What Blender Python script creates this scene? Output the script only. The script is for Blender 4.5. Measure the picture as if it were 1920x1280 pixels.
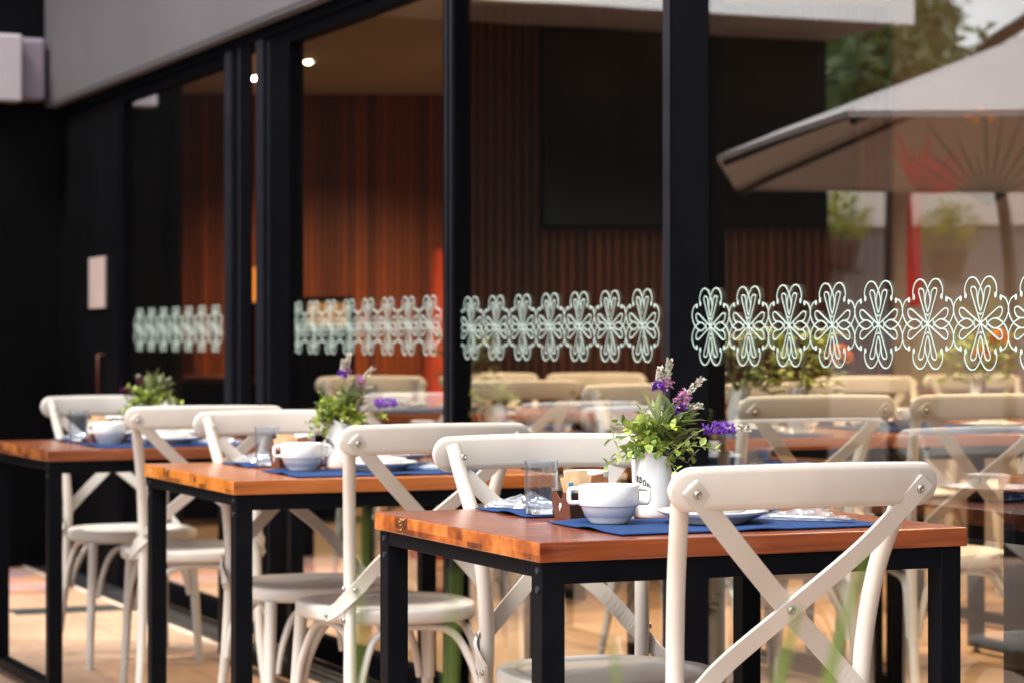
import bpy, math, random
from mathutils import Vector, Matrix, noise
R = math.radians
sc = bpy.context.scene
for o in list(bpy.data.objects): bpy.data.objects.remove(o)

# ------------------------------------------------------------------ camera, light, exposure
cam = bpy.data.cameras.new("camera"); cam_o = bpy.data.objects.new("camera", cam); sc.collection.objects.link(cam_o)
cam.lens = 85; cam.sensor_width = 36; cam.clip_start = 0.05; cam.clip_end = 500
cam_o.location = (-1.589, -3.562, 1.074); cam_o.rotation_euler = (R(90), 0, R(-23.4))
cam.dof.use_dof = True; cam.dof.focus_distance = 4.3; cam.dof.aperture_fstop = 4.9; cam.dof.aperture_blades = 8
sc.camera = cam_o
w = bpy.data.worlds.new("World"); sc.world = w; w.use_nodes = True
nt = w.node_tree; bg = nt.nodes["Background"]
sky = nt.nodes.new("ShaderNodeTexSky"); sky.sky_type = 'NISHITA'; sky.sun_disc = False
sky.sun_elevation = R(56); sky.sun_rotation = R(256); sky.air_density = 1.0; sky.dust_density = 4.0; sky.ozone_density = 0.6
hs = nt.nodes.new("ShaderNodeHueSaturation"); hs.inputs['Saturation'].default_value = 0.32
nt.links.new(sky.outputs[0], hs.inputs['Color']); wtc = nt.nodes.new("ShaderNodeTexCoord"); wn_ = nt.nodes.new("ShaderNodeTexNoise"); wn_.inputs['Scale'].default_value = 2.2; wn_.inputs['Detail'].default_value = 7; nt.links.new(wtc.outputs['Generated'], wn_.inputs[0])
wr_ = nt.nodes.new("ShaderNodeMapRange"); wr_.inputs[1].default_value = .36; wr_.inputs[2].default_value = .6; nt.links.new(wn_.outputs[0], wr_.inputs[0])
wm = nt.nodes.new("ShaderNodeMix"); wm.data_type = 'RGBA'; nt.links.new(wr_.outputs[0], wm.inputs[0]); nt.links.new(hs.outputs[0], wm.inputs[6]); wm.inputs[7].default_value = (9.5, 9.6, 9.8, 1)   # broken bright cloud
nt.links.new(wm.outputs[2], bg.inputs[0]); bg.inputs[1].default_value = 0.15
sun = bpy.data.lights.new("sun", 'SUN'); sun.energy = 2.4; sun.angle = R(16); sun.color = (1, 0.94, 0.86)
sun_o = bpy.data.objects.new("sun", sun); sc.collection.objects.link(sun_o)
sun_o.rotation_euler = Vector((0.97 * math.cos(R(56)), 0.24 * math.cos(R(56)), -math.sin(R(56)))).to_track_quat('-Z', 'Y').to_euler()
sc.view_settings.view_transform = 'Standard'; sc.view_settings.look = 'None'
sc.view_settings.exposure = 1.3; sc.view_settings.gamma = 1
sc.render.engine = 'CYCLES'
sc.cycles.use_denoising = True
try: sc.cycles.denoiser = 'OPENIMAGEDENOISE'
except Exception: pass
sc.cycles.max_bounces = 12; sc.cycles.transparent_max_bounces = 24; sc.cycles.transmission_bounces = 10
sc.cycles.glossy_bounces = 5; sc.cycles.caustics_reflective = False; sc.cycles.caustics_refractive = False
sc.cycles.sample_clamp_indirect = 6
COL = sc.collection

# ------------------------------------------------------------------ materials
def node_mat(name):
    m = bpy.data.materials.new(name); m.use_nodes = True
    return m, m.node_tree.nodes, m.node_tree.links, m.node_tree.nodes["Principled BSDF"]
def mat(name, col, rough=.5, metal=0, vary=.0, vscale=8, bump=0, bscale=60, coat=0, spec=.5, stretch=None, trans=0, sheen=0):
    m, N, L, p = node_mat(name)
    p.inputs['Base Color'].default_value = (*col, 1); p.inputs['Roughness'].default_value = rough
    p.inputs['Metallic'].default_value = metal; p.inputs['Coat Weight'].default_value = coat
    p.inputs['Specular IOR Level'].default_value = spec; p.inputs['Coat Roughness'].default_value = .04
    if sheen: p.inputs['Sheen Weight'].default_value = sheen
    if vary or bump:
        tc = N.new("ShaderNodeTexCoord"); mp = N.new("ShaderNodeMapping"); L.new(tc.outputs['Object'], mp.inputs[0])
        if stretch: mp.inputs['Scale'].default_value = stretch
    if vary:
        n = N.new("ShaderNodeTexNoise"); n.inputs['Scale'].default_value = vscale; n.inputs['Detail'].default_value = 6; L.new(mp.outputs[0], n.inputs[0])
        r = N.new("ShaderNodeValToRGB"); r.color_ramp.elements[0].position = .3; r.color_ramp.elements[1].position = .72
        r.color_ramp.elements[0].color = (*[c * (1 - vary) for c in col], 1); r.color_ramp.elements[1].color = (*[min(1, c * (1 + vary * .6)) for c in col], 1)
        L.new(n.outputs[0], r.inputs[0]); L.new(r.outputs[0], p.inputs['Base Color'])
        mr = N.new("ShaderNodeMapRange"); mr.inputs[3].default_value = max(.02, rough - .08); mr.inputs[4].default_value = min(1, rough + .12)
        L.new(n.outputs[0], mr.inputs[0]); L.new(mr.outputs[0], p.inputs['Roughness'])
    if bump:
        n2 = N.new("ShaderNodeTexNoise"); n2.inputs['Scale'].default_value = bscale; n2.inputs['Detail'].default_value = 4; L.new(mp.outputs[0], n2.inputs[0])
        b = N.new("ShaderNodeBump"); b.inputs['Strength'].default_value = bump; b.inputs['Distance'].default_value = .01
        L.new(n2.outputs[0], b.inputs['Height']); L.new(b.outputs[0], p.inputs['Normal'])
    return m
def emit(name, col, s):
    m = bpy.data.materials.new(name); m.use_nodes = True; N = m.node_tree.nodes; N.clear()
    e = N.new("ShaderNodeEmission"); e.inputs[0].default_value = (*col, 1); e.inputs[1].default_value = s
    o = N.new("ShaderNodeOutputMaterial"); m.node_tree.links.new(e.outputs[0], o.inputs[0]); return m
def wood_top(name, dark, light, edge_mul=1.0):
    m, N, L, p = node_mat(name)
    tc = N.new("ShaderNodeTexCoord"); mp = N.new("ShaderNodeMapping"); mp.inputs['Scale'].default_value = (1.2, 14, 14); L.new(tc.outputs['Object'], mp.inputs[0])
    n = N.new("ShaderNodeTexNoise"); n.inputs['Scale'].default_value = 3.2; n.inputs['Detail'].default_value = 11; n.inputs['Distortion'].default_value = 1.1; L.new(mp.outputs[0], n.inputs[0])
    r = N.new("ShaderNodeValToRGB"); r.color_ramp.elements[0].position = .28; r.color_ramp.elements[1].position = .75
    r.color_ramp.elements[0].color = (*dark, 1); r.color_ramp.elements[1].color = (*light, 1); L.new(n.outputs[0], r.inputs[0])
    # staves: slight tone per glued stave across the width
    sx = N.new("ShaderNodeSeparateXYZ"); L.new(tc.outputs['Object'], sx.inputs[0])
    mu = N.new("ShaderNodeMath"); mu.operation = 'MULTIPLY'; mu.inputs[1].default_value = 16; L.new(sx.outputs[1], mu.inputs[0])
    fl = N.new("ShaderNodeMath"); fl.operation = 'FLOOR'; L.new(mu.outputs[0], fl.inputs[0])
    wn = N.new("ShaderNodeTexWhiteNoise"); wn.noise_dimensions = '1D'; L.new(fl.outputs[0], wn.inputs['W'])
    mr = N.new("ShaderNodeMapRange"); mr.inputs[3].default_value = .82; mr.inputs[4].default_value = 1.15; L.new(wn.outputs[0], mr.inputs[0])
    mx = N.new("ShaderNodeMix"); mx.data_type = 'RGBA'; mx.blend_type = 'MULTIPLY'; mx.inputs[0].default_value = 1
    L.new(r.outputs[0], mx.inputs[6]); L.new(mr.outputs[0], mx.inputs[7])
    # end grain on the short faces: glued blocks of very different tone, worn paint, fine rings
    mp2 = N.new("ShaderNodeMapping"); mp2.inputs['Rotation'].default_value = (0, R(90), R(90)); mp2.inputs['Location'].default_value = (.013, .004, 0); L.new(tc.outputs['Object'], mp2.inputs[0])
    sx2 = N.new("ShaderNodeSeparateXYZ"); L.new(tc.outputs['Object'], sx2.inputs[0])
    cb = N.new("ShaderNodeCombineXYZ"); L.new(sx2.outputs[1], cb.inputs[0]); L.new(sx2.outputs[2], cb.inputs[1])
    br = N.new("ShaderNodeTexBrick"); br.offset = .37; br.inputs['Scale'].default_value = 1; br.inputs['Mortar Size'].default_value = .0
    br.inputs['Brick Width'].default_value = .066; br.inputs['Row Height'].default_value = .027
    br.inputs['Color1'].default_value = (0, 0, 0, 1); br.inputs['Color2'].default_value = (1, 1, 1, 1); br.inputs['Bias'].default_value = -.1
    L.new(cb.outputs[0], br.inputs[0])
    n3 = N.new("ShaderNodeTexNoise"); n3.inputs['Scale'].default_value = 12; n3.inputs['Detail'].default_value = 4; L.new(cb.outputs[0], n3.inputs[0])
    ad = N.new("ShaderNodeMath"); ad.operation = 'MULTIPLY_ADD'; ad.inputs[1].default_value = .22; L.new(br.outputs[0], ad.inputs[0]); L.new(n3.outputs[0], ad.inputs[2])
    er = N.new("ShaderNodeValToRGB"); er.color_ramp.elements[0].position = .42; er.color_ramp.elements[1].position = .90
    er.color_ramp.elements[0].color = (dark[0] * .75, dark[1] * .8, dark[2] * .9, 1); er.color_ramp.elements[1].color = (.62, .23, .055, 1)
    e2 = er.color_ramp.elements.new(.60); e2.color = (light[0] * 1.15, light[1] * 1.25, light[2] * 1.1, 1)
    L.new(ad.outputs[0], er.inputs[0])
    wv = N.new("ShaderNodeTexWave"); wv.inputs['Scale'].default_value = 85; wv.inputs['Distortion'].default_value = 7; wv.inputs['Detail'].default_value = 2; wv.inputs['Detail Scale'].default_value = .6; L.new(cb.outputs[0], wv.inputs[0])
    wr = N.new("ShaderNodeMapRange"); wr.inputs[3].default_value = .72; wr.inputs[4].default_value = 1.12; L.new(wv.outputs[0], wr.inputs[0])
    em = N.new("ShaderNodeMix"); em.data_type = 'RGBA'; em.blend_type = 'MULTIPLY'; em.inputs[0].default_value = 1; L.new(er.outputs[0], em.inputs[6]); L.new(wr.outputs[0], em.inputs[7])
    # pale worn specks
    sp = N.new("ShaderNodeTexNoise"); sp.inputs['Scale'].default_value = 210; sp.inputs['Detail'].default_value = 3; L.new(cb.outputs[0], sp.inputs[0])
    n5 = N.new("ShaderNodeTexNoise"); n5.inputs['Scale'].default_value = 9; L.new(cb.outputs[0], n5.inputs[0])
    sm = N.new("ShaderNodeMath"); sm.operation = 'MULTIPLY'; L.new(sp.outputs[0], sm.inputs[0]); L.new(n5.outputs[0], sm.inputs[1])
    sr = N.new("ShaderNodeValToRGB"); sr.color_ramp.elements[0].position = .375; sr.color_ramp.elements[1].position = .42; L.new(sm.outputs[0], sr.inputs[0])
    em2 = N.new("ShaderNodeMix"); em2.data_type = 'RGBA'; L.new(sr.outputs[0], em2.inputs[0]); L.new(em.outputs[2], em2.inputs[6]); em2.inputs[7].default_value = (.62, .40, .18, 1)
    sn = N.new("ShaderNodeSeparateXYZ"); L.new(tc.outputs['Normal'], sn.inputs[0])
    ab = N.new("ShaderNodeMath"); ab.operation = 'ABSOLUTE'; L.new(sn.outputs[0], ab.inputs[0])
    gt = N.new("ShaderNodeMath"); gt.operation = 'GREATER_THAN'; gt.inputs[1].default_value = .7; L.new(ab.outputs[0], gt.inputs[0])
    fx = N.new("ShaderNodeMix"); fx.data_type = 'RGBA'; L.new(gt.outputs[0], fx.inputs[0]); L.new(mx.outputs[2], fx.inputs[6]); L.new(em2.outputs[2], fx.inputs[7])
    L.new(fx.outputs[2], p.inputs['Base Color'])
    rr = N.new("ShaderNodeMapRange"); rr.inputs[3].default_value = .14; rr.inputs[4].default_value = .34; L.new(n.outputs[0], rr.inputs[0]); L.new(rr.outputs[0], p.inputs['Roughness'])
    p.inputs['Coat Weight'].default_value = .25; p.inputs['Coat Roughness'].default_value = .22
    b = N.new("ShaderNodeBump"); b.inputs['Strength'].default_value = .08; b.inputs['Distance'].default_value = .004; L.new(n.outputs[0], b.inputs['Height']); L.new(b.outputs[0], p.inputs['Normal'])
    return m
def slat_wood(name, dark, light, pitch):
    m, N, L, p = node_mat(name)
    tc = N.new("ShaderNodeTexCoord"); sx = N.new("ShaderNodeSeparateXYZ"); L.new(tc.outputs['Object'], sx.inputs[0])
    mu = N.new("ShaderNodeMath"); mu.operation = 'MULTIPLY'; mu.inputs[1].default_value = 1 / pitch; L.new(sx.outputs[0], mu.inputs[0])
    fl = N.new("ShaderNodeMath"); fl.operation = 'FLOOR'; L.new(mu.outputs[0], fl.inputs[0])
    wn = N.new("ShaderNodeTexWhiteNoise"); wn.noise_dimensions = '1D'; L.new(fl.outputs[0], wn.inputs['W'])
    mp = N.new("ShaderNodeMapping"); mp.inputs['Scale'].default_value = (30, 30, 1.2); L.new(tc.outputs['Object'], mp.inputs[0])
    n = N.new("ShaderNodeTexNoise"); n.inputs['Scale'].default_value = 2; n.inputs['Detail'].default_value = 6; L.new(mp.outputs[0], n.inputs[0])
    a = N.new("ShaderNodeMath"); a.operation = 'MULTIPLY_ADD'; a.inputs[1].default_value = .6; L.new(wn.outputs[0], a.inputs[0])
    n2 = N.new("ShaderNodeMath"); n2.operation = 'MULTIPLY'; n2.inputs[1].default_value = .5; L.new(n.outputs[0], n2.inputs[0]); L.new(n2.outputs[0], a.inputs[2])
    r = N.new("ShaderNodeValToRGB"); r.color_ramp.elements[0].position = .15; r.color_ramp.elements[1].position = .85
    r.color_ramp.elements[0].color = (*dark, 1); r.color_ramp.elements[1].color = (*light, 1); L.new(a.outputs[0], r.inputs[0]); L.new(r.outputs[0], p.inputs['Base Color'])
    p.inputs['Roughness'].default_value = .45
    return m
def pane_glass(name, gain):
    m = bpy.data.materials.new(name); m.use_nodes = True; N = m.node_tree.nodes; L = m.node_tree.links; N.clear()
    lw = N.new("ShaderNodeLayerWeight"); lw.inputs[0].default_value = .5
    pw = N.new("ShaderNodeMath"); pw.operation = 'POWER'; pw.inputs[1].default_value = 2.3; L.new(lw.outputs['Facing'], pw.inputs[0])
    mr = N.new("ShaderNodeMapRange"); mr.inputs[3].default_value = .045 * gain; mr.inputs[4].default_value = min(1, gain); L.new(pw.outputs[0], mr.inputs[0])
    tr = N.new("ShaderNodeBsdfTransparent"); tr.inputs[0].default_value = (.93, .96, .95, 1)
    gl = N.new("ShaderNodeBsdfGlossy"); gl.inputs['Roughness'].default_value = 0.0; gl.inputs[0].default_value = (1, 1, 1, 1)
    mx = N.new("ShaderNodeMixShader"); L.new(mr.outputs[0], mx.inputs[0]); L.new(tr.outputs[0], mx.inputs[1]); L.new(gl.outputs[0], mx.inputs[2])
    # very slightly wavy pane
    tc = N.new("ShaderNodeTexCoord"); n = N.new("ShaderNodeTexNoise"); n.inputs['Scale'].default_value = .9; L.new(tc.outputs['Object'], n.inputs[0])
    b = N.new("ShaderNodeBump"); b.inputs['Strength'].default_value = .06; b.inputs['Distance'].default_value = .02; L.new(n.outputs[0], b.inputs['Height']); L.new(b.outputs[0], gl.inputs['Normal'])
    # faint dust
    d = N.new("ShaderNodeBsdfDiffuse"); d.inputs[0].default_value = (.7, .7, .68, 1)
    mp = N.new("ShaderNodeMapping"); mp.inputs['Scale'].default_value = (60, 60, 1.5); L.new(tc.outputs['Object'], mp.inputs[0])
    n2 = N.new("ShaderNodeTexNoise"); n2.inputs['Scale'].default_value = 2; n2.inputs['Detail'].default_value = 4; L.new(mp.outputs[0], n2.inputs[0])
    dr = N.new("ShaderNodeMapRange"); dr.inputs[1].default_value = .45; dr.inputs[2].default_value = .8; dr.inputs[3].default_value = .0001; dr.inputs[4].default_value = .0012; L.new(n2.outputs[0], dr.inputs[0])
    m2 = N.new("ShaderNodeMixShader"); L.new(dr.outputs[0], m2.inputs[0]); L.new(mx.outputs[0], m2.inputs[1]); L.new(d.outputs[0], m2.inputs[2])
    o = N.new("ShaderNodeOutputMaterial"); L.new(m2.outputs[0], o.inputs[0]); return m
def tumbler_glass():
    m, N, L, p = node_mat("tumbler_glass")
    p.inputs['Base Color'].default_value = (.97, .98, 1, 1); p.inputs['Roughness'].default_value = .0
    p.inputs['Transmission Weight'].default_value = 1; p.inputs['IOR'].default_value = 1.47
    return m
def thin_glass():
    m = bpy.data.materials.new("thin_glass"); m.use_nodes = True; N = m.node_tree.nodes; L = m.node_tree.links; N.clear()
    lw = N.new("ShaderNodeLayerWeight"); lw.inputs[0].default_value = .5
    pw = N.new("ShaderNodeMath"); pw.operation = 'POWER'; pw.inputs[1].default_value = 3.0; L.new(lw.outputs['Facing'], pw.inputs[0])
    mr = N.new("ShaderNodeMapRange"); mr.inputs[3].default_value = .025; mr.inputs[4].default_value = .8; L.new(pw.outputs[0], mr.inputs[0])
    tr = N.new("ShaderNodeBsdfTransparent"); tr.inputs[0].default_value = (.90, .935, .975, 1)
    gl = N.new("ShaderNodeBsdfGlossy"); gl.inputs['Roughness'].default_value = 0.02
    mx = N.new("ShaderNodeMixShader"); L.new(mr.outputs[0], mx.inputs[0]); L.new(tr.outputs[0], mx.inputs[1]); L.new(gl.outputs[0], mx.inputs[2])
    o = N.new("ShaderNodeOutputMaterial"); L.new(mx.outputs[0], o.inputs[0]); return m
def film_mat():
    m = bpy.data.materials.new("clear_film"); m.use_nodes = True; N = m.node_tree.nodes; L = m.node_tree.links; N.clear()
    tr = N.new("ShaderNodeBsdfTransparent"); tr.inputs[0].default_value = (.95, .96, .97, 1)
    gl = N.new("ShaderNodeBsdfGlossy"); gl.inputs['Roughness'].default_value = .06; gl.inputs[0].default_value = (.8, .8, .82, 1)
    df = N.new("ShaderNodeBsdfDiffuse"); df.inputs[0].default_value = (.85, .86, .88, 1)
    a = N.new("ShaderNodeMixShader"); a.inputs[0].default_value = .86; L.new(df.outputs[0], a.inputs[1]); L.new(gl.outputs[0], a.inputs[2])
    lw = N.new("ShaderNodeLayerWeight"); lw.inputs[0].default_value = .35
    mr = N.new("ShaderNodeMapRange"); mr.inputs[3].default_value = .04; mr.inputs[4].default_value = .5; L.new(lw.outputs['Facing'], mr.inputs[0])
    b = N.new("ShaderNodeMixShader"); L.new(mr.outputs[0], b.inputs[0]); L.new(tr.outputs[0], b.inputs[1]); L.new(a.outputs[0], b.inputs[2])
    o = N.new("ShaderNodeOutputMaterial"); L.new(b.outputs[0], o.inputs[0]); return m
def leaf_mat(name, a, b, scale=30, rough=.5):
    m, N, L, p = node_mat(name)
    tc = N.new("ShaderNodeTexCoord"); n = N.new("ShaderNodeTexNoise"); n.inputs['Scale'].default_value = scale; n.inputs['Detail'].default_value = 2; L.new(tc.outputs['Object'], n.inputs[0])
    r = N.new("ShaderNodeValToRGB"); r.color_ramp.elements[0].position = .36; r.color_ramp.elements[1].position = .64
    r.color_ramp.elements[0].color = (*a, 1); r.color_ramp.elements[1].color = (*b, 1); L.new(n.outputs[0], r.inputs[0]); L.new(r.outputs[0], p.inputs['Base Color'])
    p.inputs['Roughness'].default_value = rough
    out = N["Material Output"]; t = N.new("ShaderNodeBsdfTranslucent"); L.new(r.outputs[0], t.inputs[0])
    mx = N.new("ShaderNodeMixShader"); mx.inputs[0].default_value = .25; L.new(p.outputs[0], mx.inputs[1]); L.new(t.outputs[0], mx.inputs[2]); L.new(mx.outputs[0], out.inputs[0])
    return m
M = {
 'cream': mat("cream_paint", (.45, .424, .392), .38, vary=.13, vscale=7, bump=.03, bscale=90),
 'steel_black': mat("black_steel", (.0028, .0034, .0050), .42, vary=.3, vscale=14, bump=.03, bscale=200, spec=.05),
 'alu_black': mat("black_aluminium", (.0020, .0021, .0030), .6, metal=0, vary=.2, vscale=6, spec=.008),
 'dark_wall': mat("black_wall_paint", (.0016, .0016, .0022), .6, vary=.4, vscale=3, bump=.05, bscale=40, spec=.05),
 'alu_lit_edge': mat("black_aluminium_lit_edge", (.008, .0085, .012), .45, vary=.2, vscale=9, spec=.1),  # lighter black standing in for light on the frame edges
 'rivet': mat("dark_rivet", (.05, .06, .08), .3, metal=.7),
 'bolt': mat("bolt_steel", (.30, .29, .27), .38, metal=1),
 'top1': wood_top("varnished_wood_red", (.078, .0115, .0024), (.235, .052, .0075)),
 'top2': wood_top("varnished_wood_amber", (.20, .052, .010), (.38, .118, .022)),
 'top3': wood_top("varnished_wood_brown", (.13, .034, .012), (.25, .075, .026)),
 'porcelain': mat("white_porcelain", (.60, .60, .60), .10, coat=.6),
 'enamel': mat("white_enamel", (.60, .60, .595), .16, coat=.4, vary=.03, vscale=20),
 'ink': mat("black_ink", (.02, .018, .02), .5),
 'blue': mat("blue_cloth", (.007, .031, .112), .9, vary=.25, vscale=35, bump=.25, bscale=420, spec=.2),
 'tumbler': tumbler_glass(), 'thin_glass': thin_glass(), 'film': film_mat(),
 'box_brown': mat("brown_card", (.10, .030, .016), .5, vary=.15), 'box_dark': mat("dark_brown_card", (.020, .009, .006), .45),
 'kraft': mat("kraft_paper", (.62, .40, .22), .7, vary=.25, vscale=60), 'kraft_brown': mat("brown_sugar_paper", (.26, .095, .032), .7, vary=.4, vscale=160),
 'blue_ink': mat("blue_print", (.03, .22, .42), .6), 'red_ink': mat("red_print", (.55, .06, .06), .6), 'notice': mat("faded_notice", (.26, .20, .185), .8, vary=.1), 'white_paper': mat("white_paper", (.75, .72, .68), .7),
 'leaf_bright': leaf_mat("box_leaf", (.07, .15, .022), (.34, .40, .06), 40), 'leaf_sage': leaf_mat("sage_leaf", (.10, .14, .05), (.22, .26, .10), 22),
 'leaf_dark': leaf_mat("dark_leaf", (.035, .075, .02), (.11, .16, .04), 14), 'leaf_yellow': leaf_mat("yellow_leaf", (.20, .24, .04), (.42, .40, .08), 6),
 'stem': mat("plant_stem", (.14, .17, .07), .6), 'twig': mat("brown_twig", (.10, .06, .03), .7),
 'purple': mat("purple_floret", (.20, .055, .47), .55, vary=.35, vscale=70), 'lilac': mat("lilac_floret", (.56, .27, .50), .55, vary=.3, vscale=80),
 'bud': mat("pale_bud", (.60, .52, .48), .6, vary=.3, vscale=120), 'budgreen': mat("green_bud", (.28, .38, .24), .6, vary=.3, vscale=120),
 'magenta': mat("plum_petal", (.20, .03, .12), .55, vary=.4, vscale=40), 'marigold': mat("marigold_petal", (.85, .36, .008), .55, vary=.3, vscale=60),
 'grass': leaf_mat("grass_blade", (.06, .12, .014), (.19, .27, .045), 5),
 'decal': mat("frosted_vinyl", (.29, .385, .37), .6),
 'glass': pane_glass("window_glass", .84),
 'fascia': mat("shaded_grey_fascia", (.055, .051, .057), .6, vary=.12, vscale=1.3), 'soffit': mat("soffit_board", (.10, .10, .112), .7, vary=.06, vscale=2), 'soffit_tan': mat("tan_soffit", (.20, .16, .14), .7, vary=.06, vscale=2), 'white_fascia': mat("white_fascia", (.72, .72, .72), .6, vary=.06, vscale=1.5),  # front fascia grey darkened in place of shade on that face
 'plastic_white': mat("white_plastic", (.33, .30, .33), .4, vary=.04), 'plastic_grey': mat("grey_plastic", (.17, .14, .18), .5),
 'wood_lit': slat_wood("slat_wood_lit", (.10, .017, .0035), (.40, .088, .014), .045),  # slat wood with the lamplight put into its base colour
 'wood_shaded': slat_wood("slat_wood_shaded", (.028, .0048, .0013), (.088, .0165, .0032), .045),  # same slat wood, darkened to stand for shade away from the lamps
 'ceiling': mat("plaster_ceiling", (.40, .385, .37), .8, vary=.05, vscale=1), 'plaster': mat("beige_plaster", (.30, .25, .225), .8, vary=.08, vscale=3),
 'screen': mat("black_screen", (.004, .004, .005), .15, spec=.35),
 'in_floor': mat("interior_floor_tile", (.34, .22, .14), .35, vary=.15, vscale=5),
 'track': mat("black_track", (.018, .018, .020), .4, vary=.3, vscale=20), 'trim_stone': mat("pale_stone_trim", (.66, .52, .42), .6, vary=.2, vscale=25),
 'drain': mat("drain_grate", (.06, .07, .075), .5, metal=.6),
 'canvas': mat("offwhite_canvas", (.48, .445, .45), .85, vary=.05, vscale=3, bump=.1, bscale=300), 'dark_pole': mat("dark_pole", (.010, .009, .009), .4),
 'wall_grey': mat("grey_render", (.26, .24, .25), .85, vary=.15, vscale=2, bump=.1), 'band': mat("pink_white_paint", (.86, .78, .73), .7, vary=.06, vscale=2),
 'bark': mat("bark", (.022, .011, .007), .9, vary=.4, vscale=12, bump=.4, bscale=30), 'terracotta': mat("terracotta", (.09, .06, .05), .8, vary=.2),
 'red': mat("red_paint", (.60, .010, .014), .6, vary=.2), 'dark_paint': mat("dark_green_paint", (.02, .024, .026), .6), 'orange_cloth': mat("orange_red_cloth", (.62, .07, .02), .8, vary=.15),
 'lamp': emit("lamp_glow", (1, .78, .42), 42), 'lamp_dim': emit("dim_lamp_glow", (1, .62, .28), 9), 'lantern': emit("orange_lantern_glow", (1, .30, .04), .42), 'cabinet': emit("lit_cabinet_glow", (1, .42, .12), .38),
 'print_a': mat("brown_print", (.35, .14, .07), .7), 'brass': mat("brown_brass", (.07, .018, .010), .4, metal=.6),
}
def floor_mat():
    m, N, L, p = node_mat("terrace_floor")
    tc = N.new("ShaderNodeTexCoord"); n = N.new("ShaderNodeTexNoise"); n.inputs['Scale'].default_value = 2.2; n.inputs['Detail'].default_value = 8; L.new(tc.outputs['Object'], n.inputs[0])
    r = N.new("ShaderNodeValToRGB"); r.color_ramp.elements[0].position = .3; r.color_ramp.elements[1].position = .7
    r.color_ramp.elements[0].color = (.36, .225, .148, 1); r.color_ramp.elements[1].color = (.46, .31, .215, 1); L.new(n.outputs[0], r.inputs[0])
    n2 = N.new("ShaderNodeTexNoise"); n2.inputs['Scale'].default_value = 26; n2.inputs['Detail'].default_value = 6; L.new(tc.outputs['Object'], n2.inputs[0])
    r2 = N.new("ShaderNodeMapRange"); r2.inputs[1].default_value = .35; r2.inputs[2].default_value = .6; r2.inputs[3].default_value = .8; r2.inputs[4].default_value = 1.05; L.new(n2.outputs[0], r2.inputs[0])
    mx = N.new("ShaderNodeMix"); mx.data_type = 'RGBA'; mx.blend_type = 'MULTIPLY'; mx.inputs[0].default_value = 1; L.new(r.outputs[0], mx.inputs[6]); L.new(r2.outputs[0], mx.inputs[7])
    br = N.new("ShaderNodeTexBrick"); br.offset = 0; br.inputs['Scale'].default_value = 1; br.inputs['Brick Width'].default_value = .6; br.inputs['Row Height'].default_value = .6; br.inputs['Mortar Size'].default_value = .003
    br.inputs['Color1'].default_value = (1, 1, 1, 1); br.inputs['Color2'].default_value = (.93, .93, .93, 1); br.inputs['Mortar'].default_value = (.55, .5, .45, 1); L.new(tc.outputs['Object'], br.inputs[0])
    m2 = N.new("ShaderNodeMix"); m2.data_type = 'RGBA'; m2.blend_type = 'MULTIPLY'; m2.inputs[0].default_value = 1; L.new(mx.outputs[2], m2.inputs[6]); L.new(br.outputs[0], m2.inputs[7]); L.new(m2.outputs[2], p.inputs['Base Color'])
    p.inputs['Roughness'].default_value = .6
    b = N.new("ShaderNodeBump"); b.inputs['Strength'].default_value = .15; b.inputs['Distance'].default_value = .01; L.new(n2.outputs[0], b.inputs['Height']); L.new(b.outputs[0], p.inputs['Normal'])
    return m
M['floor'] = floor_mat()
def rug_mat():
    m, N, L, p = node_mat("striped_rug")
    tc = N.new("ShaderNodeTexCoord"); sx = N.new("ShaderNodeSeparateXYZ"); L.new(tc.outputs['Object'], sx.inputs[0])
    n = N.new("ShaderNodeTexNoise"); n.inputs['Scale'].default_value = 9; n.inputs['Detail'].default_value = 3; L.new(tc.outputs['Object'], n.inputs[0])
    a = N.new("ShaderNodeMath"); a.operation = 'MULTIPLY_ADD'; a.inputs[1].default_value = 1.6; L.new(sx.outputs[1], a.inputs[0]); L.new(n.outputs[0], a.inputs[2])
    fr = N.new("ShaderNodeMath"); fr.operation = 'FRACT'; L.new(a.outputs[0], fr.inputs[0])
    r = N.new("ShaderNodeValToRGB"); r.color_ramp.elements[0].color = (.30, .12, .14, 1); r.color_ramp.elements[1].color = (.42, .17, .20, 1)
    for pos, c in ((.25, (.48, .22, .08, 1)), (.5, (.20, .15, .22, 1)), (.72, (.45, .26, .14, 1))):
        e = r.color_ramp.elements.new(pos); e.color = c
    L.new(fr.outputs[0], r.inputs[0]); L.new(r.outputs[0], p.inputs['Base Color']); p.inputs['Roughness'].default_value = .95
    return m
M['rug'] = rug_mat()

# ------------------------------------------------------------------ mesh helpers
def frames(path):
    pts = [Vector(p) for p in path]; T = []
    for i in range(len(pts)):
        a = pts[max(i - 1, 0)]; b = pts[min(i + 1, len(pts) - 1)]; T.append((b - a).normalized())
    ref = Vector((0, 0, 1)) if abs(T[0].z) < .9 else Vector((1, 0, 0))
    u = T[0].cross(ref).normalized(); U = [u]
    for i in range(1, len(pts)):
        q = T[i - 1].rotation_difference(T[i]); u = (q @ U[-1]); u = (u - T[i] * u.dot(T[i])).normalized(); U.append(u)
    return pts, T, U
def smooth_path(pts, n=5):
    P = [Vector(p) for p in pts]; out = []
    for i in range(len(P) - 1):
        p0 = P[max(i - 1, 0)]; p1 = P[i]; p2 = P[i + 1]; p3 = P[min(i + 2, len(P) - 1)]
        for k in range(n):
            t = k / n
            out.append(.5 * ((2 * p1) + (p2 - p0) * t + (2 * p0 - 5 * p1 + 4 * p2 - p3) * t * t + (3 * p1 - p0 - 3 * p2 + p3) * t ** 3))
    out.append(P[-1]); return out
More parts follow.
